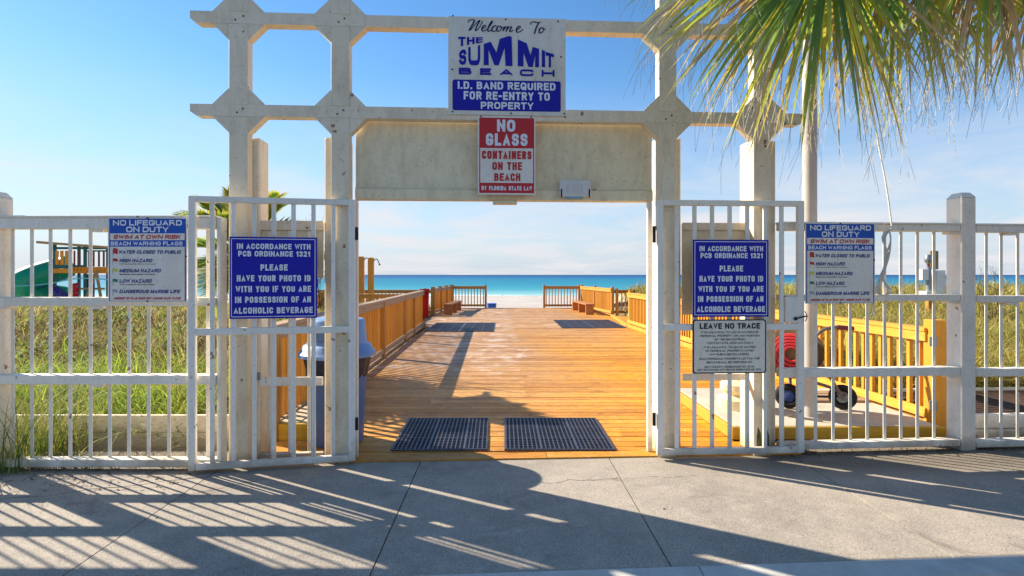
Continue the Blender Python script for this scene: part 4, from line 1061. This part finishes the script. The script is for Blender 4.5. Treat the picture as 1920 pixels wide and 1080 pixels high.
for (dx, w_) in ((0, 0), (3, .01), (-3, .015)):
    rc.tube(spline([tuple(P(1672, 428, Yr)), tuple(P(1657+dx, 445, Yr-w_)), tuple(P(1662-dx, 480, Yr-w_)), tuple(P(1652+dx, 520, Yr-w_)), tuple(P(1646+dx, 545, Yr-.01)), tuple(P(1656, 554, Yr)), tuple(P(1668-dx, 545, Yr-.01)), tuple(P(1656, 522, Yr)), tuple(P(1664+dx, 480, Yr-w_)), tuple(P(1670, 450, Yr)), tuple(P(1666, 428, Yr))], 6), .0055, 6)
tag(obj('rope_coil', rc, 'rope', None), 'pale rope gathered in long loops, hanging from the right fence by the warning sign', 'rope')
rt = tag(obj('rope_tail', MB().tube(spline([tuple(P(1636, 566, 4.47)), tuple(P(1634, 582, 4.47)), tuple(P(1639, 592, 4.47)), tuple(P(1641, 584, 4.47)), tuple(P(1636, 570, 4.47))], 6), .0045, 6), 'rope', None), 'small rope loop hanging just below the right warning sign', 'rope')
pdx = P(1383, 515, 5.55)
pd = tag(obj('pedestal', MB().lathe([(.19, 0), (.20, .05), (.20, .1), (.12, .14), (.17, .19), (.17, .25), (.10, .3), (.095, .42), (.12, .47), (.16, .52), (.16, .57)], 30), 'pedestal_cream', None, (pdx.x, pdx.y, .11)), 'cream turned pedestal on the slab, half hidden behind the right leaf', 'pedestal')
obj('basin', MB().lathe([(.05, .571), (.24, .62), (.26, .67), (.2, .66), (.0, .63)], 28), 'pedestal_cream', pd)
# hose cart
hc = thing('hose_cart', 'two-wheeled hose reel cart with red hose and tubular handle on the slab', 'hose cart', (3.2, 5.5, .11), R(0))
def wheel(x, y):
    Mw = Matrix.Translation((x, y, .13)) @ Matrix.Rotation(R(58), 4, 'Z') @ Matrix.Rotation(R(90), 4, 'Y')
    wh = obj('wheel', MB().torus(.092, .036, Mw, 28, 10), 'tyre_rubber', hc)
    obj('hub', MB().lathe([(.03, -.034), (.05, -.03), (.066, -.012), (.066, .012), (.05, .03), (.02, .036)], 20, M=Mw), 'hub_blue' if x < 0 else 'galvanised', wh)
wheel(-.27, .0); wheel(.26, -.05)
obj('axle', MB().tube([(-.27, 0, .13), (.26, -.05, .13)], .012), 'dark_steel', hc)
obj('frame', MB().tube(spline([(.22, -.12, .12), (.12, -.02, .38), (.0, .05, .6), (.06, .02, .78), (.2, -.02, .84), (.36, -.05, .83)], 6), .018)
    .tube(spline([(-.25, 0, .15), (-.2, .08, .45), (-.12, .1, .66), (-.1, .1, .8), (.06, .06, .86)], 6), .018).tube(spline([(-.1, -.05, .3), (.1, -.08, .24), (.26, -.1, .16)], 4), .016), 'tube_steel', hc)
obj('grip', MB().tube([(.22, -.025, .842), (.37, -.052, .829)], .024, 10), 'play_maroon', hc)
Mr = Matrix.Translation((-.21, .0, .58)) @ Matrix.Rotation(R(48), 4, 'Z') @ Matrix.Rotation(R(90), 4, 'Y')
rl = obj('reel', MB().lathe([(.0, -.15), (.25, -.15), (.25, -.135), (.08, -.13), (.08, .13), (.25, .135), (.25, .15), (.0, .15)], 32, M=Mr), 'canvas', hc)
hs = MB()
for k in range(8):
    for j in range(3): hs.torus(.10+j*.034, .017, Mr @ Matrix.Translation((0, 0, -.115+k*.032)) , 26, 6)
for j in range(5): hs.torus(.075+j*.034, .016, Mr @ Matrix.Translation((.004*j, -.02, -.166)) @ Matrix.Rotation(R(3*(j-1)), 4, 'X'), 30, 6)
obj('hose', hs, 'hose_red', hc)
# canvas cover hanging on the reel
tag(obj('metal_rod', MB().tube([(2.75, 5.18, .122), (2.98, 4.99, .122), (2.985, 4.985, .15)], .009, 8), 'tube_steel'), 'thin bent metal rod lying on the slab in front of the pole', 'rod')

# beach equipment mast seen over the dunes on the right
mq = lambda px_, py_: P(px_, py_, 12.0)
ma = thing('equipment_stand', 'grey stand with white boxes and khaki panel on the dune, left of the thick post', 'equipment', tuple(mq(1742, 550)))
z_of = lambda py_: mq(1742, py_).z - mq(1742, 550).z; x_of = lambda px_: mq(px_, 515).x-mq(1742, 515).x
part('platform', 'picket_white', ma, x_of(1728), x_of(1762), -.15, .15, -.03, .05)
part('leg', 'post_wood', ma, -.05, .05, -.05, .05, -1.0, -.031)
obj('column', MB().tube([(0, 0, .05), (-.01, 0, z_of(500))], [.07, .05], 10), 'galvanised', ma)
part('white_box', 'picket_white', ma, x_of(1723), x_of(1735), -.1, .1, z_of(525), z_of(505))
part('side_box', 'picket_white', ma, x_of(1751), x_of(1766), -.1, .1, z_of(545), z_of(507))
part('panel', 'khaki', ma, x_of(1753), x_of(1768), .12, .15, z_of(505), z_of(470))
obj('head', MB().lathe([(.03, -.11), (.07, -.05), (.08, .02), (.05, .09), (.0, .11)], 14, (-.02, 0, z_of(486))), 'galvanised', ma)
obj('neck', MB().tube([(-.01, 0, z_of(500)), (-.02, 0, z_of(492))], .03, 8), 'play_maroon', ma)

# ------------------------------------------------------------------ blue bin, gulls on the sand
tag(obj('blue_bin', MB().lathe([(.18, -1.2), (.22, -.01), (.235, .0), (.235, .03), (.2, .04)], 20), 'blue_bin', None, (P(922, 515, 25.2).x, 25.2, .10)), 'small bright blue bin beside the steps at the far deck edge', 'bin')
gm = MB().lathe([(.0, -.12), (.05, -.09), (.08, 0), (.06, .1), (.02, .2), (.0, .22)], 10, M=Matrix.Rotation(R(90), 4, 'Y')).lathe([(.0, -.04), (.04, 0), (.03, .03), (.0, .045)], 8, (-.12, 0, .08)).tube([(-.15, 0, .08), (-.21, 0, .07)], [.012, .003], 5).tube([(.0, -.02, -.07), (.0, -.02, -.17)], .008, 4).tube([(.0, .02, -.07), (.0, .02, -.17)], .008, 4).mesh('gull')
gm.materials.append(MATS['skin_white_bird'])
for k in range(9):
    yy = random.uniform(80, 96); xx = random.uniform(-.045, .075)*yy*1.0
    tag(link('gull', gm, None, None, (xx, yy, float(hgt(xx, yy))+.17), random.uniform(0, 6.28)), 'tiny gull standing on the sand near the water beyond the deck', 'gull', 'gulls on the beach')

# ------------------------------------------------------------------ playground
YP = 28.0
pr = thing('playground_set', 'timber and plastic climbing frame with green tube slide beyond the left fence', 'playground', tuple(P(120, 575, YP)))
PO = P(120, 575, YP)
def pp(px_, py_, dy=0): v = P(px_, py_, YP)-PO; return (v.x, dy, v.z)
def pbox(name, mt, x0, x1, y0, y1, d0, d1): 
    a = pp(x0, y1); b = pp(x1, y0); return part(name, mt, pr, a[0], b[0], d0, d1, a[2], b[2], ch=.01)
rfm = MB(); a = pp(74, 452); b = pp(206, 462)
obj('roof_beam', MB().add([(a[0], -.2, a[2]), (b[0], -.2, b[2]), (b[0], -.2, b[2]-.12), (a[0], -.2, a[2]-.13), (a[0], 1.9, a[2]), (b[0], 1.9, b[2]), (b[0], 1.9, b[2]-.12), (a[0], 1.9, a[2]-.13)], [(0, 1, 2, 3), (7, 6, 5, 4), (0, 4, 5, 1), (1, 5, 6, 2), (2, 6, 7, 3), (3, 7, 4, 0)]), 'tan_wood', pr)
for px_ in (101, 158, 201):
    for d in (0, 1.6): pbox('post', 'play_teal', px_-2.2, px_+2.2, 458 if px_ < 200 else 462, 590, d, d+.12)
pbox('top_beam', 'play_teal', 99, 200, 463, 467.5, -.03, -.001); pbox('floor_beam', 'play_teal', 99, 160, 497, 503, -.03, -.001)
pbox('floor', 'play_orange', 99, 160, 503.5, 512, -.02, 1.7)
for x_ in (107, 116, 125): pbox('slat', 'play_orange', x_-3, x_+3, 470, 496.5, -.02, .02)
for x_ in (139, 148): pbox('slat', 'play_maroon', x_-1.6, x_+1.6, 470, 497, .0, .04)
for x_ in (166, 175, 185, 194): pbox('slat', 'play_maroon', x_-1.8, x_+1.8, 471, 500, .0, .04)
pbox('bridge_rail', 'play_teal', 160, 200, 469, 472, -.03, -.001)
nb = MB()
for i in range(11): nb.tube([pp(136+i*6.4, 501, -.05), pp(141+i*6.4, 512, -.05)], .05, 6)
for i in range(11): nb.tube([pp(141+i*6.4, 501, -.08), pp(136+i*6.4, 512, -.08)], .05, 6)
obj('rope_net', nb, 'play_orange', pr)
obj('blue_tube', MB().tube([pp(157, 514, .4), pp(156, 590, .4)], .23, 16), 'play_blue', pr)
m = MB()
for k in range(6): m.torus(.12, .055, Matrix.Translation(pp(144, 534+k*6, -.1)) @ Matrix.Rotation(R(25*(-1)**k), 4, 'X'), 14, 6)
obj('climbing_rings', m, 'play_red', pr)
obj('a_frame', MB().tube([pp(186, 508, -.2), pp(176, 590, -.9)], .07, 6).tube([pp(186, 508, -.2), pp(200, 590, -.2)], .07, 6).tube([pp(160, 541, -.3), pp(204, 541, -.3)], .06, 6), 'tan_wood', pr)
obj('blue_slide', MB().add([pp(97, 534, -.3), pp(97, 534, .3), pp(130, 562, .3), pp(130, 562, -.3), pp(97, 539, -.3), pp(97, 539, .3), pp(130, 567, .3), pp(130, 567, -.3)], [(0, 1, 2, 3), (7, 6, 5, 4), (0, 4, 5, 1), (1, 5, 6, 2), (2, 6, 7, 3), (3, 7, 4, 0)]), 'play_blue', pr)
obj('tube_slide', MB().tube(spline([pp(104, 499, .8), pp(88, 505, .7), pp(72, 513, .3), pp(58, 524, -.2), pp(50, 537, -.3), pp(52, 550, .1), pp(72, 556, .8), pp(84, 560, 1.2), pp(96, 568, 1.0), pp(100, 578, .5)], 8), [.58]*8+[.62]*20+[.62]*45, 22), 'play_green', pr)
obj('slide_collar', MB().torus(.64, .06, Matrix.Translation(pp(62, 521, -.1)) @ Matrix.Rotation(R(45), 4, 'Y'), 22, 6).torus(.60, .05, Matrix.Translation(pp(88, 505, .7)) @ Matrix.Rotation(R(60), 4, 'Y'), 22, 6), 'play_collar', pr)
tag(obj('blue_rope', MB().tube(spline([tuple(P(-20, 536, 19)), tuple(P(40, 536, 19)), tuple(P(90, 532, 19)), tuple(P(150, 522, 19)), tuple(P(230, 526, 19))], 6), .022, 6), 'rope_blue'), 'light turquoise rope strung in front of the climbing frame', 'rope')
# picket fence in front of the playground
pf = thing('picket_fence', 'low white picket fence in the dune grass below the green slide', 'fence', tuple(P(30, 601, 20.0)))
pk = MB().prism([(-.035, 0), (.035, 0), (.035, .6), (0, .66), (-.035, .6)], -.01, .01).mesh('picket'); pk.materials.append(MATS['picket_white'])
for k in range(32): link('picket', pk, None, pf, (-.9+k*.118, 0, random.uniform(-.01, .01)))
part('rail', 'picket_white', pf, -.95, 2.85, .012, .04, .4, .46); part('rail', 'picket_white', pf, -.95, 2.85, .012, .04, .12, .18)

# ------------------------------------------------------------------ vegetation
def blades(name, pts, hts, wid, cols, lean=.45, seg=3, label=None, cat=None, oats=0.0):
    """many curved grass blades as one mesh; pts (n,3), hts (n), cols (n,3)"""
    n = len(pts); az = RNG.uniform(0, 2*np.pi, n); ln = RNG.uniform(.15, 1, n)*lean
    dirx, diry = np.cos(az), np.sin(az)
    fa = RNG.uniform(0, 2*np.pi, n); sxv, syv = np.cos(fa), np.sin(fa)
    W = wid*RNG.uniform(.6, 1.4, n)
    V = np.zeros((n, seg*2+1, 3)); Tn = np.linspace(0, 1, seg+1)
    for k, t in enumerate(Tn):
        off_ = hts*ln*t**2; z_ = hts*(t-.38*ln*t**2.4)
        cx = pts[:, 0]+dirx*off_; cy = pts[:, 1]+diry*off_; cz = pts[:, 2]+z_
        ww = W*(1-t)**.7
        if k < seg:
            V[:, 2*k] = np.stack([cx-sxv*ww, cy-syv*ww, cz], -1); V[:, 2*k+1] = np.stack([cx+sxv*ww, cy+syv*ww, cz], -1)
        else: V[:, 2*k] = np.stack([cx, cy, cz], -1)
    nv = seg*2+1; base = np.arange(n)[:, None]*nv
    quads = np.concatenate([base+np.array([[2*k, 2*k+1, 2*k+3, 2*k+2]]) for k in range(seg-1)], 1).reshape(-1, 4)
    tris = (base+np.array([[2*seg-2, 2*seg-1, 2*seg]])).reshape(-1, 3)
    m = D.meshes.new(name); m.vertices.add(n*nv); m.vertices.foreach_set('co', V.reshape(-1))
    loops = np.concatenate([quads.ravel(), tris.ravel()]); m.loops.add(len(loops)); m.loops.foreach_set('vertex_index', loops.astype(np.int32))
    nq, ntr = len(quads), len(tris); m.polygons.add(nq+ntr)
    m.polygons.foreach_set('loop_start', np.concatenate([np.arange(nq)*4, nq*4+np.arange(ntr)*3]).astype(np.int32))
    m.update(calc_edges=True); m.validate()
    ca = m.color_attributes.new('tint', 'FLOAT_COLOR', 'POINT')
    C = np.ones((n, nv, 4)); tt = np.repeat(Tn, 2)[:nv]
    tip = np.array([.46, .36, .16])
    for k in range(nv): C[:, k, :3] = cols*(1-.45*tt[k]**2)+tip*.45*tt[k]**2
    ca.data.foreach_set('color', C.reshape(-1))
    o = link(name, m, 'grass_leaf'); tag(o, label, cat, kind='stuff'); return o
def lin(c): return np.array(srgb(*c)[:3])
def patch(x, y, s, ph): return .5+.5*np.sin(x*s+ph+1.3*np.sin(y*s*.8+ph))*np.sin(y*s*1.1-ph+np.sin(x*s*.6))
def clump(n, x0f, x1f, y0, y1, pw=1.6, k=9):
    """tufted scatter: centres, then members; denser towards the street"""
    nc = n//k; cy = y0+(y1-y0)*RNG.random(nc)**pw; lo = np.array([x0f(v) for v in cy]); hi = np.array([x1f(v) for v in cy])
    cx = lo+(hi-lo)*RNG.random(nc)
    sp_ = .05+.012*cy
    x = np.repeat(cx, k)+RNG.normal(0, 1, nc*k)*np.repeat(sp_, k); y = np.repeat(cy, k)+RNG.normal(0, 1, nc*k)*np.repeat(sp_, k)
    return x, np.maximum(y, y0), np.repeat(RNG.random(nc), k)
def clumpcol(n, pal, wts, k=9):
    pal = np.array([lin(c) for c in pal]); nc = n//k; idx = RNG.choice(len(pal), nc, p=np.array(wts)/sum(wts)); c = pal[idx]*RNG.uniform(.35, 1.35, (nc, 1))
    return np.repeat(c, k, 0)*RNG.uniform(.8, 1.2, (n, 1))
def colmix(n, pal, wts):
    pal = np.array([lin(c) for c in pal]); idx = RNG.choice(len(pal), n, p=np.array(wts)/sum(wts)); return pal[idx]*RNG.uniform(.75, 1.25, (n, 1))
# left dune: bright green in front, straw and brown behind
x, y, rc_ = clump(52000, lambda v: -1.02*v-1, lambda v: -2.35 if v < 15 else -2.9, 4.80, 22)
n = len(x); z = hgt(x, y); g1 = clumpcol(n, [(164, 200, 62), (196, 216, 74), (128, 168, 50), (214, 206, 104)], [4, 4, 3, 1]); g2 = clumpcol(n, [(196, 180, 96), (160, 126, 84), (166, 186, 74), (220, 198, 134), (120, 86, 62)], [3, 3, 4, 2, 3])
f = np.clip(smooth(5.6, 8.0, y)+.7*(patch(x, y, .8, 1)-.6), 0, 1)[:, None]; pick = (np.repeat(RNG.random((n//9, 1)), 9, 0) < f)
cols = np.where(pick, g2, g1); hts = (.14+.2*RNG.random(n)+.14*patch(x, y, 1.1, 3))*(.6+.8*rc_)*(1-.35*smooth(12, 20, y))
blades('dune_grass', np.stack([x, y, z-.02], -1), hts, .0042*(1+y*.11), cols, 1.6, label='thick green and straw coloured dune grass behind the left fence', cat='grass')
x, y, rc_ = clump(52000, lambda v: 4.35 if v > 6.3 else 4.8, lambda v: 1.0*v+1.5, 6.35, 21)
n = len(x); z = hgt(x, y); cols = clumpcol(n, [(226, 206, 98), (200, 196, 86), (166, 172, 72), (238, 214, 128), (170, 134, 80)], [4, 4, 3, 3, 2])
hts = (.26+.3*RNG.random(n)+.18*patch(x, y, .9, 5))*(.6+.7*rc_)*(1-.2*smooth(12, 20, y))
blades('dune_grass', np.stack([x, y, z-.02], -1), hts, .0048*(1+y*.11), cols, 1.7, label='straw yellow dune grass and sea oats behind the right fence', cat='grass')
def scrub(xf0, xf1, y0, y1, n, label, thresh, ph):
    x, y, r_ = clump(n, xf0, xf1, y0, y1, 1.3, 30); m_ = np.repeat(patch(x[::30], y[::30], .75, ph) > thresh, 30)[:len(x)]
    x, y, r_ = x[m_], y[m_], r_[m_]; n = len(x); z = hgt(x, y)+RNG.uniform(.0, .24, n)*(.5+.7*r_)
    blades('dune_scrub', np.stack([x, y, z], -1), RNG.uniform(.05, .13, n), .011*(1+y*.05), clumpcol(n, [(70, 92, 44), (96, 112, 52), (120, 84, 56), (92, 66, 48), (150, 160, 70)], [4, 3, 2, 2, 2], 30)[:n] if n % 30 == 0 else colmix(n, [(70, 92, 44), (96, 112, 52), (120, 84, 56)], [4, 3, 2]), 2.0, 2, label, 'shrubs')
scrub(lambda v: -1.02*v-1, lambda v: -2.5, 5.6, 19, 26000, 'low dark leafy scrub mixed into the dune grass on the left', .45, 2)
scrub(lambda v: 4.6, lambda v: 1.0*v+1.5, 6.6, 19, 26000, 'low dark leafy scrub mixed into the dune grass on the right', .52, 4)
# tall pale seed stalks
def stalks(name, N, xf, label):
    y = RNG.uniform(7.5, 20, N); x = np.array([xf(v, RNG.random()) for v in y]); z = hgt(x, y)
    cols = colmix(N, [(190, 168, 110), (150, 128, 82)], [1, 1]); blades(name, np.stack([x, y, z], -1), RNG.uniform(.45, .8, N), .003*(1+y*.05), cols, .5, 4, label, 'grass')
stalks('sea_oats', 260, lambda v, r: -2.7-r*(v*.95-2), 'thin pale sea oat stalks rising above the left dune grass'); stalks('sea_oats', 420, lambda v, r: 4.4+r*(v*.95-3.2), 'thin pale sea oat stalks rising above the right dune grass')
# long tuft growing through the fence at the left edge
n = 420; x = RNG.normal(-3.85, .16, n); y = RNG.uniform(3.98, 4.66, n); z = np.full(n, -.02)
blades('grass_tuft', np.stack([x, y, z], -1), RNG.uniform(.25, .95, n), .0035, colmix(n, [(120, 150, 60), (160, 160, 70), (190, 176, 110), (96, 120, 50)], [3, 3, 2, 2]), 1.1, 6, 'long grass tuft growing through the foot of the left fence', 'grass')
n = 300; x = RNG.uniform(-4.3, -1.2, n); y = np.where(x < -2.4, RNG.uniform(4.08, 4.2, n), LFRONT(x)+RNG.uniform(-.03, .0, n)); z = np.full(n, -.014)
blades('joint_weeds', np.stack([x, y, z], -1), RNG.uniform(.01, .045, n), .0035, colmix(n, [(92, 104, 50), (120, 112, 64), (100, 80, 50)], [3, 2, 2]), 1.2, 3, 'small weeds and dry grass along the foot of the left fence and gate', 'weeds')
n = 260; x = RNG.uniform(2.5, 5.2, n); y = 4.52+.07*(x-2.5)+RNG.uniform(-.10, .04, n); z = np.full(n, -.014)
blades('joint_weeds', np.stack([x, y, z], -1), RNG.uniform(.008, .03, n), .004, colmix(n, [(92, 84, 50), (120, 102, 64), (90, 70, 50)], [3, 2, 2]), 1.4, 3, 'dry plant litter along the foot of the right fence', 'weeds')
# ground litter near the left fence
lt = MB()
for k in range(240):
    x_ = random.uniform(-4.2, -2.3) if k < 150 else random.uniform(2.3, 5.0); y_ = random.uniform(3.72, 4.25)-abs(random.gauss(0, .05)) if k < 150 else 4.5+.07*(x_-2.5)-abs(random.gauss(0, .07))
    a = random.uniform(0, 6.28); l_ = random.uniform(.006, .03); w_ = random.uniform(.002, .006)
    ca, sa = math.cos(a), math.sin(a); zz0 = PAVE_TOP+.002
    lt.add([(x_-ca*l_-sa*w_, y_-sa*l_+ca*w_, zz0), (x_-ca*l_+sa*w_, y_-sa*l_-ca*w_, zz0), (x_+ca*l_+sa*w_, y_+sa*l_-ca*w_, zz0+.003), (x_+ca*l_-sa*w_, y_+sa*l_+ca*w_, zz0+.005)], [(0, 1, 2, 3)])
tag(obj('plant_litter', lt, 'twig'), 'dry leaves and twigs scattered on the pavement by the fences', 'litter', kind='stuff')

# ---- palm helpers
def tint_mesh(V, Fc, C, name):
    m = D.meshes.new(name); m.from_pydata([tuple(v) for v in V], [], Fc)
    ca = m.color_attributes.new('tint', 'FLOAT_COLOR', 'POINT'); ca.data.foreach_set('color', np.concatenate([np.array(C), np.ones((len(C), 1))], 1).ravel())
    return m
def leaflet(base, d0, length, width, droop, side, c0, c1, c2, seg=9, curl=.0, twist=0):
    """folded strap leaf: starts along d0, bends down with gravity; returns verts, faces, colours"""
    V = []; Fc = []; C = []; p = Vector(base); d = Vector(d0).normalized(); st_ = length/seg
    for i in range(seg+1):
        t = i/seg; s_ = d.cross(side if abs(d.dot(side)) < .95 else Vector((1, 0, 0)))
        s_ = (Matrix.Rotation(twist+curl*t, 3, d) @ s_).normalized(); up_ = s_.cross(d)
        w_ = width*(.55+.45*min(1, t*4))*(1-max(0, (t-.45)/.55)**1.15)+.0004
        V += [p-s_*w_, p+up_*w_*.45, p+s_*w_]
        c = c0*(1-t*2)+c1*t*2 if t < .5 else c1*(2-2*t)+c2*(2*t-1)
        C += [c, c*.9, c*1.05]
        if i: b = 3*i-3; Fc += [(b, b+1, b+4, b+3), (b+1, b+2, b+5, b+4)]
        p = p+d*st_; d = (d+Vector((0, 0, -1))*droop*st_*(.25+1.6*t*t)/max(length, .3)*1.6).normalized()
    return V, Fc, C
LG = [lin((150, 186, 88)), lin((196, 208, 78)), lin((234, 216, 84)), lin((236, 222, 176)), lin((202, 160, 108)), lin((124, 164, 84))]
def fan_frond(tree, hub, root, facing, main, spread, N, length, width, droop, dry=.2, seedv=0):
    """fan leaf: petiole from root to hub, leaflets (sub-parts) in the plane normal to `facing` about direction `main`"""
    random.seed(seedv); hub = Vector(hub); root = Vector(root); facing = Vector(facing).normalized(); main = Vector(main).normalized()
    mid = (hub+root)/2+Vector((0, 0, .25)); pts = spline([root, mid, hub], 8)
    fr = obj('frond', MB().tube(pts, [.022-.010*i/len(pts) for i in range(len(pts))], 8), 'palm_bark' if dry > .8 else 'grass_stem', tree)
    for k in range(N):
        a = R(spread)*(k/(N-1)*2-1)+random.uniform(-.03, .03)
        d = Matrix.Rotation(a, 3, facing) @ main; d = d+facing*random.uniform(-.22, .22)+facing*(.12*(-1)**k)
        ln_ = length*(1-.18*(abs(a)/R(spread))**2)*random.uniform(.86, 1.1)
        if random.random() < dry: c0, c1, c2 = LG[2], LG[4], LG[3]
        else: c0, c1, c2 = random.choice([(LG[0], LG[1], LG[2]), (LG[5], LG[0], LG[2]), (LG[5], LG[5], LG[1]), (LG[0], LG[2], LG[4])])
        j = random.uniform(.8, 1.2)
        V, Fc, C = leaflet(hub+d.normalized()*.02, d, ln_, width*random.uniform(.7, 1.2), droop*random.uniform(.6, 1.5), facing, c0*j, c1*j, c2*j, 10, random.uniform(-.9, .9), random.uniform(-.3, .3))
        m = tint_mesh(V, Fc, C, 'leaflet'); m.polygons.foreach_set('use_smooth', [True]*len(m.polygons)); link('leaflet', m, 'palm_leaf', fr)
        # pale threads at the splits
        if thr is not None:
            for q_ in range(5):
                i0 = random.choice([5, 6, 7, 8, 9]); p0 = Vector(V[3*i0+1]); L_ = random.uniform(.06, .27); sw_ = Vector((random.uniform(-.5, .3), random.uniform(-.3, .3), -1))
                dd = (Vector(V[3*i0+1])-Vector(V[3*i0-2])).normalized()
                thr.append(spline([p0, p0+dd*L_*.4+Vector((0, 0, -.02)), p0+dd*L_*.6+sw_*L_*.4, p0+dd*L_*.65+sw_*L_*.95], 3))
    return fr
plain('grass_stem', srgb(126, 134, 62), .5, .1, 9, bump=.1)
thr = []
TX, TY = 4.15, 3.75
pt = thing('fan_palm', 'large fan palm hanging green and straw coloured fronds over the upper right', 'palm tree', (TX, TY, PAVE_TOP))
m = MB(); prf = []; zt = 3.95
for i in range(40): z_ = i/39*zt; prf.append((.17+.02*math.sin(i*2.4)+.03*(1-i/39)+(.03 if i % 3 == 0 else 0), z_))
obj('trunk', m.lathe(prf, 16), 'palm_bark', pt)
crown = Vector((0, 0, zt-.05)); OFF = Vector((-TX, -TY, -PAVE_TOP))
def hb_(px_, py_, Y): return P(px_, py_, Y)+OFF
fan_frond(pt, hb_(1555, -110, 3.2), crown, (0.1, -1, .25), (-.25, 0, -1), 82, 96, 1.26, .016, .5, .10, 1)
fan_frond(pt, hb_(1500, -150, 3.5), crown, (0, -1, .5), (-.75, 0, -.55), 52, 54, 1.25, .013, .5, .12, 2)
fan_frond(pt, hb_(1690, -120, 3.45), crown, (-.1, -1, .2), (.0, 0, -1), 64, 76, 1.14, .015, .7, .22, 3)
fan_frond(pt, hb_(1850, -130, 3.3), crown, (-.3, -1, .1), (.15, 0, -1), 72, 66, 1.0, .014, .9, .42, 4)
fan_frond(pt, hb_(1960, -60, 3.6), crown, (-.4, -1, .1), (-.1, 0, -1), 64, 42, .85, .015, 1.1, .5, 5)
fan_frond(pt, (.5, .9, zt+.7), crown, (.2, -.3, 1), (.4, .9, .2), 80, 24, 1.0, .02, 1.2, .1, 6)
fan_frond(pt, (.9, -.7, zt+.6), crown, (.3, .3, 1), (.9, -.4, .2), 80, 24, 1.0, .02, 1.2, .1, 7)
tm = MB()
for s_ in thr: tm.tube(s_, [.0011]*len(s_), 3, cap=False)
plain('thread', srgb(214, 200, 170), .7, .15, 20, bump=0)
o = obj('leaf_threads', tm, 'thread', pt); o['kind'] = 'stuff'
thr = None
# feather palm behind the left screen
def feather_frond(tree, root, az, elev, length, N=58, lw=.014, ll=.42):
    d = Vector((math.cos(az)*math.cos(elev), math.sin(az)*math.cos(elev), math.sin(elev))); p = Vector(root); pts = [p.copy()]; n = 12
    for i in range(n): p = p+d*length/n; pts.append(p.copy()); d = (d+Vector((0, 0, -1))*.13).normalized()
    fr = obj('frond', MB().tube(pts, [.014*(1-i/14) for i in range(n+1)], 6), 'grass_stem', tree)
    V = []; Fc = []; C = []
    for k in range(N*2):
        t = (k//2+2)/(N+2); i = min(int(t*n), n-1); q0 = pts[i].lerp(pts[i+1], t*n-i); tan = (pts[i+1]-pts[i]).normalized(); sd_ = tan.cross(Vector((0, 0, 1))).normalized()*(1 if k % 2 else -1)
        dd = (tan*.75+sd_*.8+Vector((0, 0, .35))).normalized(); l_ = ll*(math.sin(math.pi*(.12+.8*t)))*random.uniform(.85, 1.15)
        c = random.choice([LG[5]*.9, LG[0]*.9, LG[0], LG[2]*.9 if t > .5 else LG[5]])
        v_, f_, c_ = leaflet(q0, dd, l_, lw, .5, Vector((0, 0, 1)), c, c, LG[2]*.8, 4); b = len(V)
        V += v_; Fc += [tuple(x_+b for x_ in f) for f in f_]; C += c_
    link('leaflets', tint_mesh(V, Fc, C, 'leaflets'), 'palm_leaf', fr)
random.seed(5)
cp_ = P(446, 515, 7.4); zg = float(hgt(cp_.x, 7.6))
fp = thing('feather_palm', 'small feather palm growing behind the left fence and screen', 'palm tree', (cp_.x, 7.6, zg-.05))
obj('trunk', MB().lathe([(.13+.015*(i % 2), i*.06) for i in range(26)], 12), 'palm_bark', fp)
for k in range(44): feather_frond(fp, (0, 0, 1.50), k*2.4, R(random.choice([84, 74, 62, 40, 15, -25])), random.uniform(.95, 1.25))
# bare shrub behind the screen
bs = MB(); random.seed(9)
for k in range(46):
    a = random.uniform(0, 6.28); e = R(random.uniform(45, 88)); L_ = random.uniform(.9, 1.5); d = Vector((math.cos(a)*math.cos(e), math.sin(a)*math.cos(e), math.sin(e)))
    p0 = Vector((random.gauss(0, .12), random.gauss(0, .12), 0)); p1 = p0+d*L_*.6; p2 = p1+(d+Vector((random.uniform(-.4, .4), random.uniform(-.4, .4), .2))).normalized()*L_*.4
    bs.tube([p0, p1, p2], [.008, .005, .002], 4)
    for q_ in range(4): s0 = p1.lerp(p2, random.random()); bs.tube([s0, s0+Vector((random.uniform(-.15, .15), random.uniform(-.1, .1), random.uniform(.05, .2)))], [.003, .001], 3)
sp_ = P(565, 515, 8.4); tag(obj('bare_shrub', bs, 'twig', None, (sp_.x, 8.4, float(hgt(sp_.x, 8.4))+.7)), 'leafless shrub showing its twigs above the left screen', 'shrub')
sb = MB(); random.seed(19)
for k in range(16):
    p0 = Vector((random.gauss(0, .25), random.gauss(0, .1), 0)); p1 = p0+Vector((random.uniform(-.2, .2), 0, random.uniform(.5, .9))); sb.tube([p0, p1], [.006, .002], 4)
    for q_ in range(5): s0 = p0.lerp(p1, random.uniform(.4, 1)); sb.tube([s0, s0+Vector((random.uniform(-.25, .25), random.uniform(-.1, .1), random.uniform(.05, .25)))], [.003, .001], 3)
v_ = P(1850, 515, 9); tag(obj('bare_shrub', sb, 'twig', None, (v_.x, 9, float(hgt(v_.x, 9))+.5)), 'thin leafless shrub rising from the dune grass at the right edge', 'shrub')
print('objects', len(D.objects), 'tris', sum(len(m.loops)-2*len(m.polygons) for m in D.meshes))
